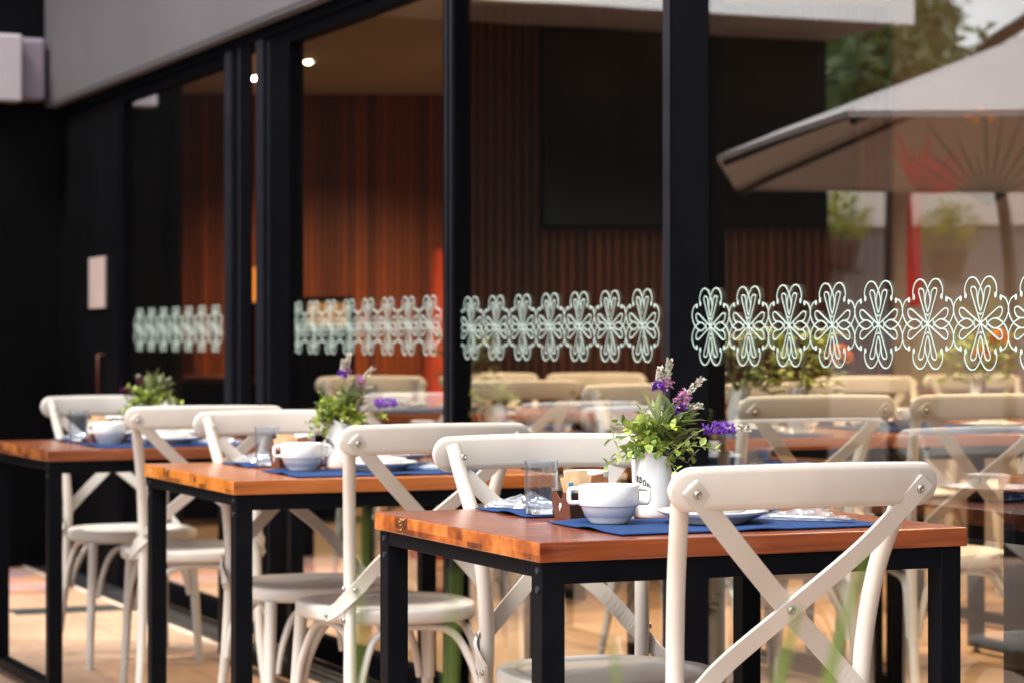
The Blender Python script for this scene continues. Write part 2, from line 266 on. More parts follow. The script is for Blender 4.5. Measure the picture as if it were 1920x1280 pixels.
class MB:
    def __init__(s): s.v = []; s.f = []; s.mi = []; s.sm = []; s.cur = 0
    def add(s, vs, fs, smooth=False):
        k = len(s.v); s.v += [tuple(v) for v in vs]
        for f in fs: s.f.append(tuple(k + i for i in f)); s.mi.append(s.cur); s.sm.append(smooth)
        return s
    def box(s, x0, x1, y0, y1, z0, z1):
        return s.add([(x, y, z) for z in (z0, z1) for y in (y0, y1) for x in (x0, x1)], [(0, 2, 3, 1), (4, 5, 7, 6), (0, 1, 5, 4), (2, 6, 7, 3), (0, 4, 6, 2), (1, 3, 7, 5)])
    def tube(s, path, r, n=10, cap=True):
        pts, T, U = frames(path); rr = r if isinstance(r, (list, tuple)) else [r] * len(pts); vs = []
        for p, t, u, q in zip(pts, T, U, rr):
            w_ = t.cross(u)
            vs += [p + (u * math.cos(a) + w_ * math.sin(a)) * q for a in (2 * math.pi * k / n for k in range(n))]
        fs = [(i * n + k, i * n + (k + 1) % n, (i + 1) * n + (k + 1) % n, (i + 1) * n + k) for i in range(len(pts) - 1) for k in range(n)]
        s.add(vs, fs, True)
        if cap: s.add(vs[:n], [tuple(range(n))[::-1]]); s.add(vs[-n:], [tuple(range(n))])
        return s
    def ribbon(s, path, normals, wid, th, closed=False):
        pts = [Vector(p) for p in path]; n = len(pts); vs = []; wd = wid if isinstance(wid, (list, tuple)) else [wid] * n
        for i, p in enumerate(pts):
            a = pts[(i - 1) % n] if closed else pts[max(i - 1, 0)]; b = pts[(i + 1) % n] if closed else pts[min(i + 1, n - 1)]
            t = (b - a).normalized(); nn = Vector(normals[i] if isinstance(normals, list) else normals); nn = (nn - t * nn.dot(t)).normalized(); w_ = t.cross(nn)
            h = wd[i] / 2
            vs += [p + w_ * h + nn * th / 2, p + w_ * h - nn * th / 2, p - w_ * h - nn * th / 2, p - w_ * h + nn * th / 2]
        m = n if closed else n - 1
        fs = [(4 * i + k, 4 * i + (k + 1) % 4, 4 * ((i + 1) % n) + (k + 1) % 4, 4 * ((i + 1) % n) + k) for i in range(m) for k in range(4)]
        s.add(vs, fs)
        if not closed: s.add(vs[:4], [(3, 2, 1, 0)]); s.add(vs[-4:], [(0, 1, 2, 3)])
        return s
    def lathe(s, prof, n=40, c=(0, 0), warp=None):
        vs = []
        for r, z in prof:
            for k in range(n):
                a = 2 * math.pi * k / n; v = (c[0] + r * math.cos(a), c[1] + r * math.sin(a), z)
                vs.append(warp(v, a) if warp else v)
        fs = [(i * n + k, i * n + (k + 1) % n, (i + 1) * n + (k + 1) % n, (i + 1) * n + k) for i in range(len(prof) - 1) for k in range(n)]
        return s.add(vs, fs, True)
    def prism(s, poly, z0, z1):
        n = len(poly)
        return s.add([(x, y, z0) for x, y in poly] + [(x, y, z1) for x, y in poly], [tuple(range(n))[::-1], tuple(range(n, 2 * n))] + [(i, (i + 1) % n, n + (i + 1) % n, n + i) for i in range(n)])
    def leaf(s, p, d, up, ln, wd, fold=.25):
        p = Vector(p); d = Vector(d).normalized(); sd = d.cross(Vector(up)).normalized(); nn = sd.cross(d)
        v = [p, p + d * ln * .35 + sd * wd * .5 + nn * wd * fold, p + d * ln * .35, p + d * ln * .35 - sd * wd * .5 + nn * wd * fold,
             p + d * ln * .72 + sd * wd * .38 + nn * wd * fold * .5, p + d * ln * .72 - nn * ln * .03, p + d * ln * .72 - sd * wd * .38 + nn * wd * fold * .5, p + d * ln - nn * ln * .10]
        return s.add(v, [(0, 2, 1), (0, 3, 2), (1, 2, 5, 4), (2, 3, 6, 5), (4, 5, 7), (5, 6, 7)], True)
    def build(s, name, m, parent=None, loc=(0, 0, 0), rot=0, bev=0, bseg=2, sub=0):
        me = bpy.data.meshes.new(name); me.from_pydata(s.v, [], s.f); ms = m if isinstance(m, (list, tuple)) else [m]
        for q in ms: me.materials.append(q)
        me.polygons.foreach_set('material_index', s.mi); me.polygons.foreach_set('use_smooth', s.sm); me.update()
        o = bpy.data.objects.new(name, me); COL.objects.link(o); o.location = loc; o.rotation_euler = (0, 0, rot)
        if parent: o.parent = parent
        if bev:
            b = o.modifiers.new("bevel", 'BEVEL'); b.width = bev; b.segments = bseg; b.limit_method = 'ANGLE'; b.angle_limit = R(40)
        if sub:
            q = o.modifiers.new("sub", 'SUBSURF'); q.levels = sub; q.render_levels = sub
        return o
def tag(o, label, cat=None, group=None):
    o['label'] = label
    if cat: o['category'] = cat
    if group: o['group'] = group
    return o
def thing(name, label, cat, loc=(0, 0, 0), rz=0, group=None):
    o = bpy.data.objects.new(name, None); o.empty_display_size = .1; COL.objects.link(o); o.location = loc; o.rotation_euler = (0, 0, rz)
    return tag(o, label, cat, group)
def struct(o): o['kind'] = 'structure'; return o
def dup(root, loc, rz, label, group=None):
    r = root.copy(); COL.objects.link(r); r.location = loc; r.rotation_euler = (0, 0, rz); r['label'] = label
    if group: r['group'] = group
    def rec(src, dst):
        for ch in src.children:
            c = ch.copy(); COL.objects.link(c); c.parent = dst; rec(ch, c)
    rec(root, r); return r
YAW = R(-23.4); CR = Vector((math.cos(R(23.4)), -math.sin(R(23.4)), 0)); CV = Vector((math.sin(R(23.4)), math.cos(R(23.4)), 0))   # horizontal axes of the slanted inner walls

# ------------------------------------------------------------------ ground and terrace
GX = 1.03                                                    # plane of the glass front
g = MB(); g.box(-90, .845, -60, 90, -.3, 0); struct(g.build('terrace_floor', M['floor']))
t = MB(); t.box(.845, .862, -7, 7.94, -.2, .006); struct(t.build('floor_trim', M['trim_stone']))
t = MB(); t.box(.862, 1.10, -7, 7.94, -.2, .004)
struct(t.build('door_sill', M['track']))
rails = thing('sliding_track', 'pair of thin bright rails along the black door sill', 'door track')
for x in (.93, .965): b = MB(); b.box(x - .004, x + .004, -7, 6.6, .004, .014); b.build('rail', M['bolt'], rails)
t = MB(); t.box(1.10, 12, -8, 18, -.2, .05); struct(t.build('interior_floor', M['in_floor']))
b = MB(); b.box(.40, .835, 5.93, 6.13, .0005, .004); tag(b.build('floor_drain', M['drain']), 'dark grey drain cover set in the tan terrace floor', 'drain cover')
b = MB()
b.box(-1.4, .80, 6.75, 7.80, .001, .008); tag(b.build('rug', M['rug']), 'faded striped rug in front of the black end wall', 'rug')

# ------------------------------------------------------------------ building
bld = thing('cafe_front', 'grey fascia and black header over the glass front of the restaurant', 'building front')
b = MB(); b.box(.948, 1.24, -7, 7.93, 2.19, 3.5); b.build('fascia', M['fascia'], bld, bev=.012)
b = MB(); b.box(1.0, 1.10, -7, 7.9, 2.141, 2.187); b.build('header_beam', M['alu_black'], bld, bev=.004)
b = MB(); b.box(.952, 1.20, -6.9, 7.9, 2.1865, 2.1895); b.build('soffit_strip', M['soffit'], bld)
b = MB(); b.box(1.10, 12, -8, 18, 3.5, 3.7); b.build('roof', M['dark_wall'], bld)
b = MB(); b.box(1.2, 12, -8, 18, 2.75, 2.9); struct(b.build('ceiling', M['ceiling']))
b = MB(); b.box(1.02, 1.2, 6.755, 7.94, 0, 2.187); sw = tag(b.build('side_wall', M['dark_wall']), 'narrow black wall with a slim handle between the last glass door and the rug', 'wall')
b = MB(); b.box(-3.36, 1.25, 7.94, 8.2, 0, 3.6); tag(b.build('end_wall', M['dark_wall']), 'tall black wall closing the far end of the terrace', 'wall')
b = MB(); b.box(1.02, 1.2, -7, -1.7, 0, 2.187); tag(b.build('near_wall', M['dark_wall']), 'black wall next to the front glass door, beside the viewer', 'wall')
b = MB(); b.box(11.8, 12, -8, 18, .05, 2.75); b.box(1.2, 11.8, -8.2, -8, .05, 2.75); b.box(1.2, 11.8, 17.8, 18, .05, 2.75); b.box(1.05, 1.2, 6.76, 18, .05, 2.75)
tag(b.build('restaurant_shell', M['dark_wall']), 'dark outer walls around the dining room', 'wall')
cano = thing('wing_canopy', 'white canopy with tan soffit over the black end wall, mirrored in the glass', 'canopy')
b = MB(); b.box(-3.36, -.1, 7.13, 7.94, 2.72, 2.80); b.build('soffit', M['soffit_tan'], cano)
b = MB(); b.box(-3.37, -.1, 7.09, 7.13, 2.71, 3.6); b.build('fascia_board', M['white_fascia'], cano)
ac = thing('wall_unit', 'white box unit high on the black end wall', 'wall unit', (.62, 7.94, 2.19))  # plain white box unit, its use not identified
b = MB(); b.box(0, .31, -.14, 0, .02, .315); b.build('housing', M['plastic_grey'], ac, bev=.02)
b = MB(); b.box(0, .175, -.25, -.141, 0, .315); b.build('front_cover', M['plastic_white'], ac, bev=.012)
b = MB(); b.box(1.005, 1.019, 6.99, 7.27, 1.22, 1.45); tag(b.build('wall_notice', M['notice'], bev=.003), 'pale pinned notice on the narrow black wall', 'notice')
b = MB(); b.tube([(1.02, 7.05, .825), (.995, 7.05, .826), (.995, 7.05, 1.015), (1.02, 7.05, 1.016)], .007); b.build('door_handle', M['brass'], sw)

# decal ornament: polylines in units of half the ornament
def arc_pts(cx, cy, rx, ry, a0, a1, n=10): return [(cx + rx * math.cos(R(a0 + (a1 - a0) * i / n)), cy + ry * math.sin(R(a0 + (a1 - a0) * i / n))) for i in range(n + 1)]
def spline2(pts, n=4): return [(p.x, p.y) for p in smooth_path([(a, b_, 0) for a, b_ in pts], n)]
X_, Y_ = 315., 575.
def nrm(pts): return [(a / X_, b_ / Y_) for a, b_ in pts]
hook = nrm(spline2([(172, 330), (186, 400), (172, 480), (140, 540), (98, 562), (52, 540), (12, 468), (-18, 380), (-30, 300), (-22, 220), (0, 150)]))
petal = nrm(spline2([(0, 0), (55, 190), (100, 350), (112, 405), (104, 438), (82, 445), (58, 425), (44, 375), (36, 290), (14, 190), (0, 150)]))
diag = nrm(spline2([(0, 0), (100, 92), (195, 182), (226, 190), (246, 170), (245, 125), (222, 76), (182, 58)]))
lens = nrm(spline2([(82, 0), (112, 36), (160, 60), (212, 42), (262, -4), (302, -85), (318, -175), (296, -265), (262, -312), (228, -318)]))
chev = nrm([(20, 128), (0, 100), (-20, 128)]); chev2 = nrm([(62, 56), (78, 0)])
def decal_mesh(h=.0895):
    m = MB(); wd = .0026
    def put(pts, wscale=1.0):
        q = [(0.0, x * h, z * h) for x, z in pts]
        m.ribbon(q, (1, 0, 0), wd * wscale, .0010)
    for sy in (1, -1):
        for sx in (1, -1):
            f = lambda P: [(x * sx, z * sy) for x, z in P]
            for P in (hook, petal, diag, lens, chev, chev2): put(f(P))
            for (bx, bz) in ((172, 338), (232, -306)):
                c = (bx / X_ * h * sx, bz / Y_ * h * sy)
                m.add([(-.0006, c[0] + .0042 * math.cos(a) , c[1] + .0058 * math.sin(a)) for a in (2 * math.pi * k / 10 for k in range(10))], [tuple(range(10))])
    return m
decal_o = None
def add_decals(parent, ys, zc, x=GX - .0024, sc_=1):
    global decal_o
    for y in ys:
        if decal_o is None: o = decal_o = decal_mesh().build('decal', M['decal'], parent)
        else: o = decal_o.copy(); COL.objects.link(o); o.parent = parent
        o.location = (x, y, zc); o.scale = (1, sc_, sc_)
def glass_door(name, label, y0, y1, st0, st1, decs, zc, group='glass doors of the restaurant'):
    d = thing(name, label, 'glass door', (0, 0, 0), 0, group)
    f = MB(); f.box(1.005, 1.06, y0, y0 + st0, .02, 2.14); f.box(1.005, 1.06, y1 - st1, y1, .02, 2.14)
    f.box(1.008, 1.057, y0 + st0, y1 - st1, .02, .10); f.box(1.008, 1.057, y0 + st0, y1 - st1, 2.10, 2.14)
    f.build('frame', M['alu_black'], d, bev=.004)
    e = MB(); e.box(1.002, 1.005, y0 + .006, y0 + min(st0, .03) - .006, .02, 2.13); e.build('lit_edge_strip', M['alu_lit_edge'], d)  # thin strip painting the lit edge of the frame
    if y1 < 6: e = MB(); e.box(1.002, 1.005, y1 - min(st1, .03) + .006, y1 - .006, .02, 2.13); e.build('lit_edge_strip', M['alu_lit_edge'], d)
    p = MB(); p.box(GX - .0015, GX + .0015, y0 + st0 * .8, y1 - st1 * .8, .10, 2.10); p.build('pane', M['glass'], d)
    add_decals(d, decs, zc); return d
z_dec = [1.163, 1.144, 1.131, 1.118]
glass_door('glass_door', 'glass door beside the black wall, its white ornaments smallest and most blurred', 5.085, 6.75, .032, .097, [6.451 - .1877 * i for i in range(7)], 1.123)
glass_door('glass_door', 'glass door looking onto the amber slatted wall, behind the middle table', 2.892, 4.60, .046, .237, [4.348 - .1786 * i for i in range(8)], 1.121)
glass_door('glass_door', 'glass door with seven ornaments, behind the chair of the front table', 1.502, 2.885, .036, .037, [2.776 - .1811 * i for i in range(7)], 1.112)
d5 = thing('glass_door', 'front glass pane with crisp white ornaments, mirroring the parasol', 'glass door', group='glass doors of the restaurant')
FX = .96                                                     # the front pane slides in the outer track
f = MB(); f.box(.938, .985, -1.6, 1.43, .02, .10); f.box(.938, .985, -1.6, 1.43, 2.10, 2.14); f.box(.935, .988, -1.7, -1.6, .02, 2.14); f.build('frame', M['alu_black'], d5, bev=.004)
p = MB(); p.box(FX - .0015, FX + .0015, -1.62, 1.41, .10, 2.10); p.build('pane', M['glass'], d5)
add_decals(d5, [1.207 - .1745 * i for i in range(9)], 1.107, FX - .0034, .972)
b = MB(); b.box(1.0, 1.008, 4.786, 5.08, .004, 2.14); o = tag(b.build('door_post', M['alu_black'], bev=.002), 'black door post beside the most distant glass door', 'post', 'black posts of the glass front')
b = MB(); b.box(.994, 1.0, 4.90, 4.92, .004, 2.14); b.build('rib', M['alu_lit_edge'], o); b = MB(); b.box(.990, 1.0, 5.0, 5.08, .004, 2.14); b.build('rib', M['alu_lit_edge'], o)  # ribs carry the lighter tone of a lit edge in their colour
b = MB(); b.box(1.0, 1.008, 4.602, 4.703, .004, 2.14); o = tag(b.build('door_post', M['alu_black'], bev=.002), 'black door post between the open gap and the amber view', 'post', 'black posts of the glass front')
b = MB(); b.box(.992, 1.0, 4.62, 4.70, .004, 2.14); b.build('rib', M['alu_lit_edge'], o)
b = MB(); b.box(.9575, .9652, 1.219, 1.439, .102, 2.099); o = tag(b.build('door_post', M['alu_black'], bev=.003), 'broad black post left of the crisp ornaments', 'post', 'black posts of the glass front')
b = MB(); b.box(.9545, .9572, 1.402, 1.437, .102, 2.099); b.build('rib', M['alu_lit_edge'], o)
b = MB(); b.box(1.06, 1.10, 1.40, 1.56, .05, 2.75); tag(b.build('column', M['dark_wall'], bev=.004), 'black column inside, behind the broad door post', 'column')

# slatted walls, built in a slanted local frame (x along the wall, y into the building)
def slat_wall(name, label, org, x0, x1, z0, z1, pitch, m, thick=.10):
    o = thing(name, label, 'wall', org, YAW)
    b = MB(); b.box(x0, x1, .03, thick + .03, z0, z1); b.build('backing', M['dark_wall'], o)
    s = MB(); n = int((x1 - x0) / pitch)
    for i in range(n):
        c = (math.ceil(x0 / pitch) + i + .5) * pitch; s.box(c - pitch * .36, c + pitch * .36, 0, .03, z0, z1)
    s.build('slats', m, o); return o
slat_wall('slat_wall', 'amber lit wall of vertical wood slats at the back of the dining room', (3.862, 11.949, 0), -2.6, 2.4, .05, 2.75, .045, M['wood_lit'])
slat_wall('slat_wall', 'shadowed wall of dark wood slats carrying the large black screen', (3.306, 7.395, 0), -.45, 3.2, .05, 2.75, .045, M['wood_shaded'])
tv = thing('wall_screen', 'large black screen mounted on the dark slatted wall', 'screen', tuple(Vector((3.306, 7.395, 0)) - CV * .05), YAW)
b = MB(); b.box(0, 1.55, -.03, .045, 1.63, 2.62); b.build('housing', M['steel_black'], tv, bev=.006)
b = MB(); b.box(.02, 1.53, -.033, -.031, 1.65, 2.60); b.build('display', M['screen'], tv)
mur = thing('mural_wall', 'pale plaster panel painted with a red and a dark spiky plant', 'wall', tuple(Vector((4.897, 6.707, 0)) - CV * .16), YAW)
b = MB(); b.box(0, 1.6, 0, .12, .05, 2.75); b.build('plaster', M['plaster'], mur)
def fan(cx, cz, n, a0, a1, l0, l1, wd, seed):
    rnd = random.Random(seed); m = MB()
    for i in range(n):
        a = R(a0 + (a1 - a0) * i / (n - 1)); l = rnd.uniform(l0, l1)
        m.ribbon([(cx, -.003, cz), (cx + l * .6 * math.cos(a), -.003, cz + l * .6 * math.sin(a)), (cx + l * math.cos(a), -.003, cz + l * math.sin(a))], (0, 1, 0), [wd * .7, wd, wd * .25], .004)
    return m
m_ = fan(.13, 1.78, 12, 18, 120, .22, .34, .028, 3); m_.box(.06, .13, -.005, -.001, 1.25, 1.80); m_.build('red_plant', M['red'], mur)
m_ = fan(.46, 1.74, 11, 35, 150, .25, .52, .018, 5); m_.build('dark_plant', M['dark_paint'], mur)
m_ = MB()
for (x, z) in ((.36, 2.18), (.40, 2.16), (.44, 2.20), (.47, 2.17), (.41, 2.22)): m_.lathe([(.001, 0), (.02, 0), (.02, .004), (.001, .004)], 10); [m_.v.__setitem__(k, (m_.v[k][0] + x, -.001 - m_.v[k][2], m_.v[k][1] + z)) for k in range(len(m_.v) - 40, len(m_.v))]
m_.build('painted_flower', M['marigold'], mur)
b = MB(); b.box(-.09, .0, 0, .2, .05, 2.75); tag(b.build('pillar', M['dark_wall'], None, (1.377, 7.14, 0), YAW), 'slim dark pillar inside, seen through the most distant glass door', 'pillar')

# ------------------------------------------------------------------ lamps inside
def downlight(x, y, label, m, power, size=.06, spot=80):
    o = thing('ceiling_lamp', label, 'ceiling lamp', (x, y, 2.75), 0, 'round downlights in the dining room ceiling')
    b = MB(); b.lathe([(size * .8, 0), (size * 1.25, 0), (size * 1.25, -.012), (size * .8, -.012)], 20); b.build('ring', M['plastic_white'], o)
    b = MB(); b.lathe([(.001, -.02), (size * .5, -.02), (size * .8, -.006)], 20); b.build('bulb', m, o)
    if power:
        l = bpy.data.lights.new('lamp_light', 'SPOT'); l.energy = power; l.color = (1, .68, .40); l.spot_size = R(spot); l.spot_blend = .8; l.shadow_soft_size = .05
        lo = bpy.data.objects.new('lamp_light', l); COL.objects.link(lo); lo.location = (0, 0, -.04); lo.parent = o
    return o
downlight(2.994, 11.126, 'brightest bulb, in the narrow gap between two black door posts', M['lamp'], 40, .06, 130)
downlight(3.016, 10.136, 'bulb shining at the edge of the plain ceiling above the amber slats', M['lamp'], 340, .032, 150)
for i, (x, y) in enumerate(((2.2, 3.9), (3.2, 3.2), (2.0, 1.2), (3.3, 5.5), (2.2, 5.6), (4.6, 4.4), (3.4, 1.6))):
    downlight(x, y, 'small warm ceiling lamp over the ' + ('tables behind the screen of ornaments', 'middle inside tables', 'inside table next to the front pane', 'chairs before the dark slats', 'inside table with a white bowl', 'chairs under the mural', 'inner aisle by the front pane')[i], M['lamp_dim'], 150, .05, 130)
for i, (x, z) in enumerate(((.05, 2.0), (.19, 2.09), (.33, 2.10))): pass
b = MB(); b.lathe([(.001, .0), (.05, .0), (.07, .03), (.07, .17), (.04, .2), (.001, .2)], 20); lt = thing('lantern', 'orange glowing lantern seen through the gap between two black posts', 'lantern', (2.602, 9.879, 1.30)); b.build('glow_shade', M['lantern'], lt)
b = MB(); b.tube([(0, 0, -1.25), (0, 0, 0)], .012); b.lathe([(.001, -1.25), (.12, -1.25), (.12, -1.23), (.001, -1.22)], 20); b.build('stand', M['steel_black'], lt)
cab = thing('lit_cabinet', 'orange lit shelf cabinet behind the ornaments of the middle pane', 'cabinet', (2.866, 9.765, .05), YAW)
b = MB(); b.box(-.03, .27, .0, .3, 0, 1.10); b.box(-.03, .27, .27, .3, 1.10, 1.28); b.box(-.03, .27, 0, .27, 1.26, 1.28); b.build('case', M['dark_wall'], cab)
b = MB(); b.box(0, .23, .25, .265, 1.11, 1.25); b.build('lit_back', M['cabinet'], cab)
cnt = thing('bar_counter', 'dark bar counter with small orange lights inside', 'counter', (2.1, 10.1, .05), YAW)
b = MB(); b.box(-.4, .7, 0, .5, 0, .78); b.build('counter_body', M['dark_wall'], cnt, bev=.01)
b = MB(); b.box(-.42, .72, -.02, .52, .78, .82); b.build('counter_top', M['wood_shaded'], cnt)
b = MB(); b.box(.10, .19, .1, .12, .83, 1.02); tag(b.build('menu_card', M['print_a'], None, (2.1, 10.1, .045), YAW), 'small brown menu card standing on the bar counter', 'menu card')
for i, (x, zz) in enumerate(((.02, .95), (.40, .90))):
    b = MB(); b.lathe([(.001, 0), (.03, 0), (.04, .03), (.03, .09), (.001, .09)], 14)
    tag(b.build('table_lamp', M['lantern'], None, tuple(Vector((2.1, 10.1, .87)) + CR * x + CV * .2)), ('tiny orange lamp on the bar counter beside the menu card', 'tiny orange lamp on the bar counter next to the black post')[i], 'lamp')
b = MB(); b.lathe([(.001, .05), (.14, .05), (.14, .10), (.03, .12), (.05, .5), (.08, .9), (.055, 1.2), (.018, 1.5), (.001, 1.52)], 16); tag(b.build('folded_parasol', M['orange_cloth'], None, (2.655, 7.13, 0)), 'orange red folded parasol standing inside, beside the black post', 'parasol')

# ------------------------------------------------------------------ chair
def make_chair(label, group):
    o = thing('cross_back_chair', label, 'chair', group=group); C_ = M['cream']
    def outl(k, s, n=40):
        a = 2 * math.pi * k / n; c, d = math.cos(a), math.sin(a); e = 2 / 2.9
        x = .212 * math.copysign(abs(c) ** e, c) * s; y = .208 * math.copysign(abs(d) ** e, d) * s
        if y < 0: x *= 1 - .16 * (-y / .208)
        return x, y
    s = MB(); rings = [(.0, 0.4120), (.93, 0.4100), (.985, 0.4130), (1, 0.4200), (1, 0.4380), (.99, 0.4445), (.965, 0.4470), (.84, 0.4470), (.80, 0.4455), (.785, 0.4425), (.74, 0.4405), (.4, 0.4370), (.0, 0.4360)]
    vs = []; n = 40
    for sc_, z in rings: vs += [(*outl(k, max(sc_, .002), n), z) for k in range(n)]
    s.add(vs, [(i * n + k, i * n + (k + 1) % n, (i + 1) * n + (k + 1) % n, (i + 1) * n + k) for i in range(len(rings) - 1) for k in range(n)], True); s.build('seat', C_, o)
    for sx in (-1, 1):
        p = smooth_path([(sx * .192, -.262, 0), (sx * .177, -.215, .2), (sx * .170, -.190, .42), (sx * .171, -.190, .56), (sx * .181, -.214, .70), (sx * .197, -.256, .81), (sx * .205, -.277, .868)], 5)
        l = MB(); l.tube(p, [.0125 + .0025 * min(1, i / 12) for i in range(len(p))], 14); l.build('back_leg', C_, o)
        l = MB(); l.tube(smooth_path([(sx * .186, .190, 0), (sx * .176, .178, .2), (sx * .166, .160, .414)], 5), [.0125 + .0035 * i / 10 for i in range(11)], 14); l.build('front_leg', C_, o)
    # top rail: bent board, ends coming forward
    r = MB(); nx = 57; vs = []; sec = 12
    for i in range(nx):
        u = math.sin(math.pi * (i / (nx - 1) - .5)); x = .238 * u; yc = -.298 - .030 * (1 - (u * .95) ** 2) + 0.0; end = max(0, (abs(x) - .205) / .033)
        hh = .0345 * math.sqrt(max(0.0, 1 - end ** 2)) + .0004; zc = .848 + .004 * (1 - u * u); lean = .13
        for k in range(sec):
            a = 2 * math.pi * k / sec; c, d = math.cos(a), math.sin(a); e = .5
            yy = .0068 * math.copysign(abs(c) ** e, c); zz = hh * math.copysign(abs(d) ** .62, d)
            vs.append((x, yc + yy - zz * lean, zc + zz))
    r.add(vs, [(i * sec + k, i * sec + (k + 1) % sec, (i + 1) * sec + (k + 1) % sec, (i + 1) * sec + k) for i in range(nx - 1) for k in range(sec)] + [tuple(range(sec))[::-1], tuple(range((nx - 1) * sec, nx * sec))], True)
    r.build('top_rail', C_, o)
    # two crossing bent strips
    for sx, off in ((-1, 0), (1, .0075)):
        ctrl = [(sx * .2105, -.3150, .8545), (sx * .199, -.3155, .842), (sx * .11, -.290 - off, .752), (0, -.246 - off, .652), (-sx * .10, -.213 - off, .565), (-sx * .155, -.212, .506), (-sx * .185, -.200, .474), (-sx * .196, -.165, .449), (-sx * .202, -.115, .432)]
        nr = [(0, -1, -.25), (0, -1, -.25), (0, -1, -.3), (0, -1, -.3), (0, -1, -.2), (-sx * .15, -1, 0), (-sx * .75, -.75, 0), (-sx, -.15, 0), (-sx, -.05, 0)]
        P = smooth_path(ctrl, 7); Nn = [v.normalized() for v in smooth_path(nr, 7)]
        q = MB(); q.ribbon(P, Nn, [.004, .0182, .0245, .0286, .0310, .0321] + [.0325] * (len(P) - 8) + [.030, .016], .0065); q.build('cross_strip', C_, o, bev=.0018, bseg=1)
    # bentwood arches under the seat
    def arch(p, q, inward):
        P, Q, I = Vector(p), Vector(q), Vector(inward); d = Q - P
        pts = [P, P + d * .05 + Vector((0, 0, .07)) + I * .3, P + d * .17 + Vector((0, 0, .145)) + I, P + d * .36 + Vector((0, 0, .168)) + I, P + d * .64 + Vector((0, 0, .168)) + I, P + d * .83 + Vector((0, 0, .145)) + I, P + d * .95 + Vector((0, 0, .07)) + I * .3, Q]
        a = MB(); a.tube(smooth_path(pts, 4), .0095, 10); a.build('arch_brace', C_, o)
    fz = .232
    arch((-.155, .178, fz), (.155, .178, fz), (0, -.02, 0)); arch((-.155, -.205, fz), (.155, -.205, fz), (0, .03, 0))
    for sx in (-1, 1): arch((sx * .176, .158, fz), (sx * .176, -.190, fz), (-sx * .02, 0, 0))
    def bolt(p, nrm_, r_=.0055):
        m = MB(); m.lathe([(r_ * 1.25, 0), (r_ * 1.25, .0012), (r_, .0035), (r_ * .55, .0052), (r_ * .5, .0035), (.0003, .0035)], 12)
        b = m.build('bolt', M['bolt'], o, p); b.rotation_euler = Vector(nrm_).to_track_quat('Z', 'Y').to_euler()
    for sx in (-1, 1):
        bolt((sx * .199, -.3190, .842), (0, -1, -.25)); bolt((sx * .166, -.2165, .498), (sx * .15, -1, 0)); bolt((sx * .1865, -.19, .50), (sx, 0, 0), .006); bolt((sx * .1865, -.19, .428), (sx, 0, 0), .006); bolt((sx * .2055, -.125, .434), (sx, 0, 0), .005)
        bolt((sx * .197, -.240, .846), (0, 1, .25))
    bolt((0, -.2575, .652), (0, -1, -.3))
    return o
GC = 'cream cross back chairs at the terrace tables'; GI = 'cross back chairs inside the dining room'
chair = make_chair('cream cross back chair in front, its whole back turned to the viewer', GC); chair.location = (.325, .012, 0)
def place(x, y, rz, label, grp, z=0): return dup(chair, (x, y, z), rz, label, grp)
place(.42, .625, R(180), 'cream chair facing the viewer across the front table', GC)
place(.465, 1.94, R(1), 'cream chair seen from behind, pushed in at the middle table', GC)
place(.455, 2.48, R(180), 'cream chair facing the viewer from the far side of the middle table', GC)
place(.46, 3.66, R(-8), 'cream chair seen from behind at the table beside the black wall', GC)
place(.47, 4.44, R(180), 'cream chair facing the viewer, last one before the black end wall', GC)
IN = .05
for x, y, rz, lab in (
 (1.63, 2.20, 2, 'chair inside, seen from behind, next to the broad black post'), (2.14, 2.14, -2, 'second chair inside seen from behind, beside the one by the broad post'),
 (1.95, 3.20, 180, 'chair inside facing out, behind the bouquet of the front table'), (2.50, 3.28, 180, 'chair inside facing out, behind the marigold vase'),
 (1.89, 4.70, 0, 'chair inside seen from behind, below the seven ornaments'), (1.76, 5.30, 180, 'chair inside facing out, behind the bouquet of the middle table'),
 (2.55, 5.95, 180, 'chair inside facing out, before the dark slats'), (2.98, 5.80, 176, 'chair inside facing out, under the edge of the black screen'),
 (3.52, 4.40, 180, 'chair inside facing out, in front of the mural panel'), (4.25, 4.75, 178, 'chair inside facing out, deep under the mural panel'),
 (3.85, 3.20, 4, 'chair inside seen from behind, deep in the room by the front pane')):
    place(x, y, R(rz), lab, GI, IN)

# ------------------------------------------------------------------ tables
def make_table(label, top, group, sx=.82, sy=.77):
    o = thing('dining_table', label, 'table', group=group); S = M['steel_black']
    b = MB(); b.box(0, sx, 0, sy, .717, .75); b.build('table_top', top, o, bev=.0022)
    i = .008; lw = .042
    for x in (i, sx - i - lw):
        for y in (i, sy - i - lw):
            b = MB(); b.box(x, x + lw, y, y + lw, .052, .7165); l = b.build('leg', S, o, bev=.002)
            xo = x if x < .1 else x + lw; sg = -1 if x < .1 else 1
            for z in (.703, .672): bb = MB(); bb.tube([(xo, y + .012, z), (xo + sg * .004, y + .012, z)], .0055, 10); bb.build('rivet', M['rivet'], l)
            f = MB(); f.lathe([(.001, .0), (.016, .0), (.016, .006), (.006, .008), (.006, .022)], 14, (x + lw / 2, y + lw / 2)); f.build('levelling_foot', M['bolt'], o)
        b = MB(); b.box(x + .002, x + lw - .002, i + lw, sy - i - lw, .690, .7165); b.build('side_apron', S, o, bev=.0015)
        b = MB(); b.box(x, x + lw, i, sy - i, .018, .0515); b.build('base_bar', S, o, bev=.002)
    for y in (i + .002, sy - i - lw + .002):
        b = MB(); b.box(i + lw, sx - i - lw, y, y + lw - .004, .680, .7165); b.build('front_apron', S, o, bev=.0015)
    return o
GT = 'steel framed wooden tables on the terrace'; GTI = 'wooden tables inside the dining room'
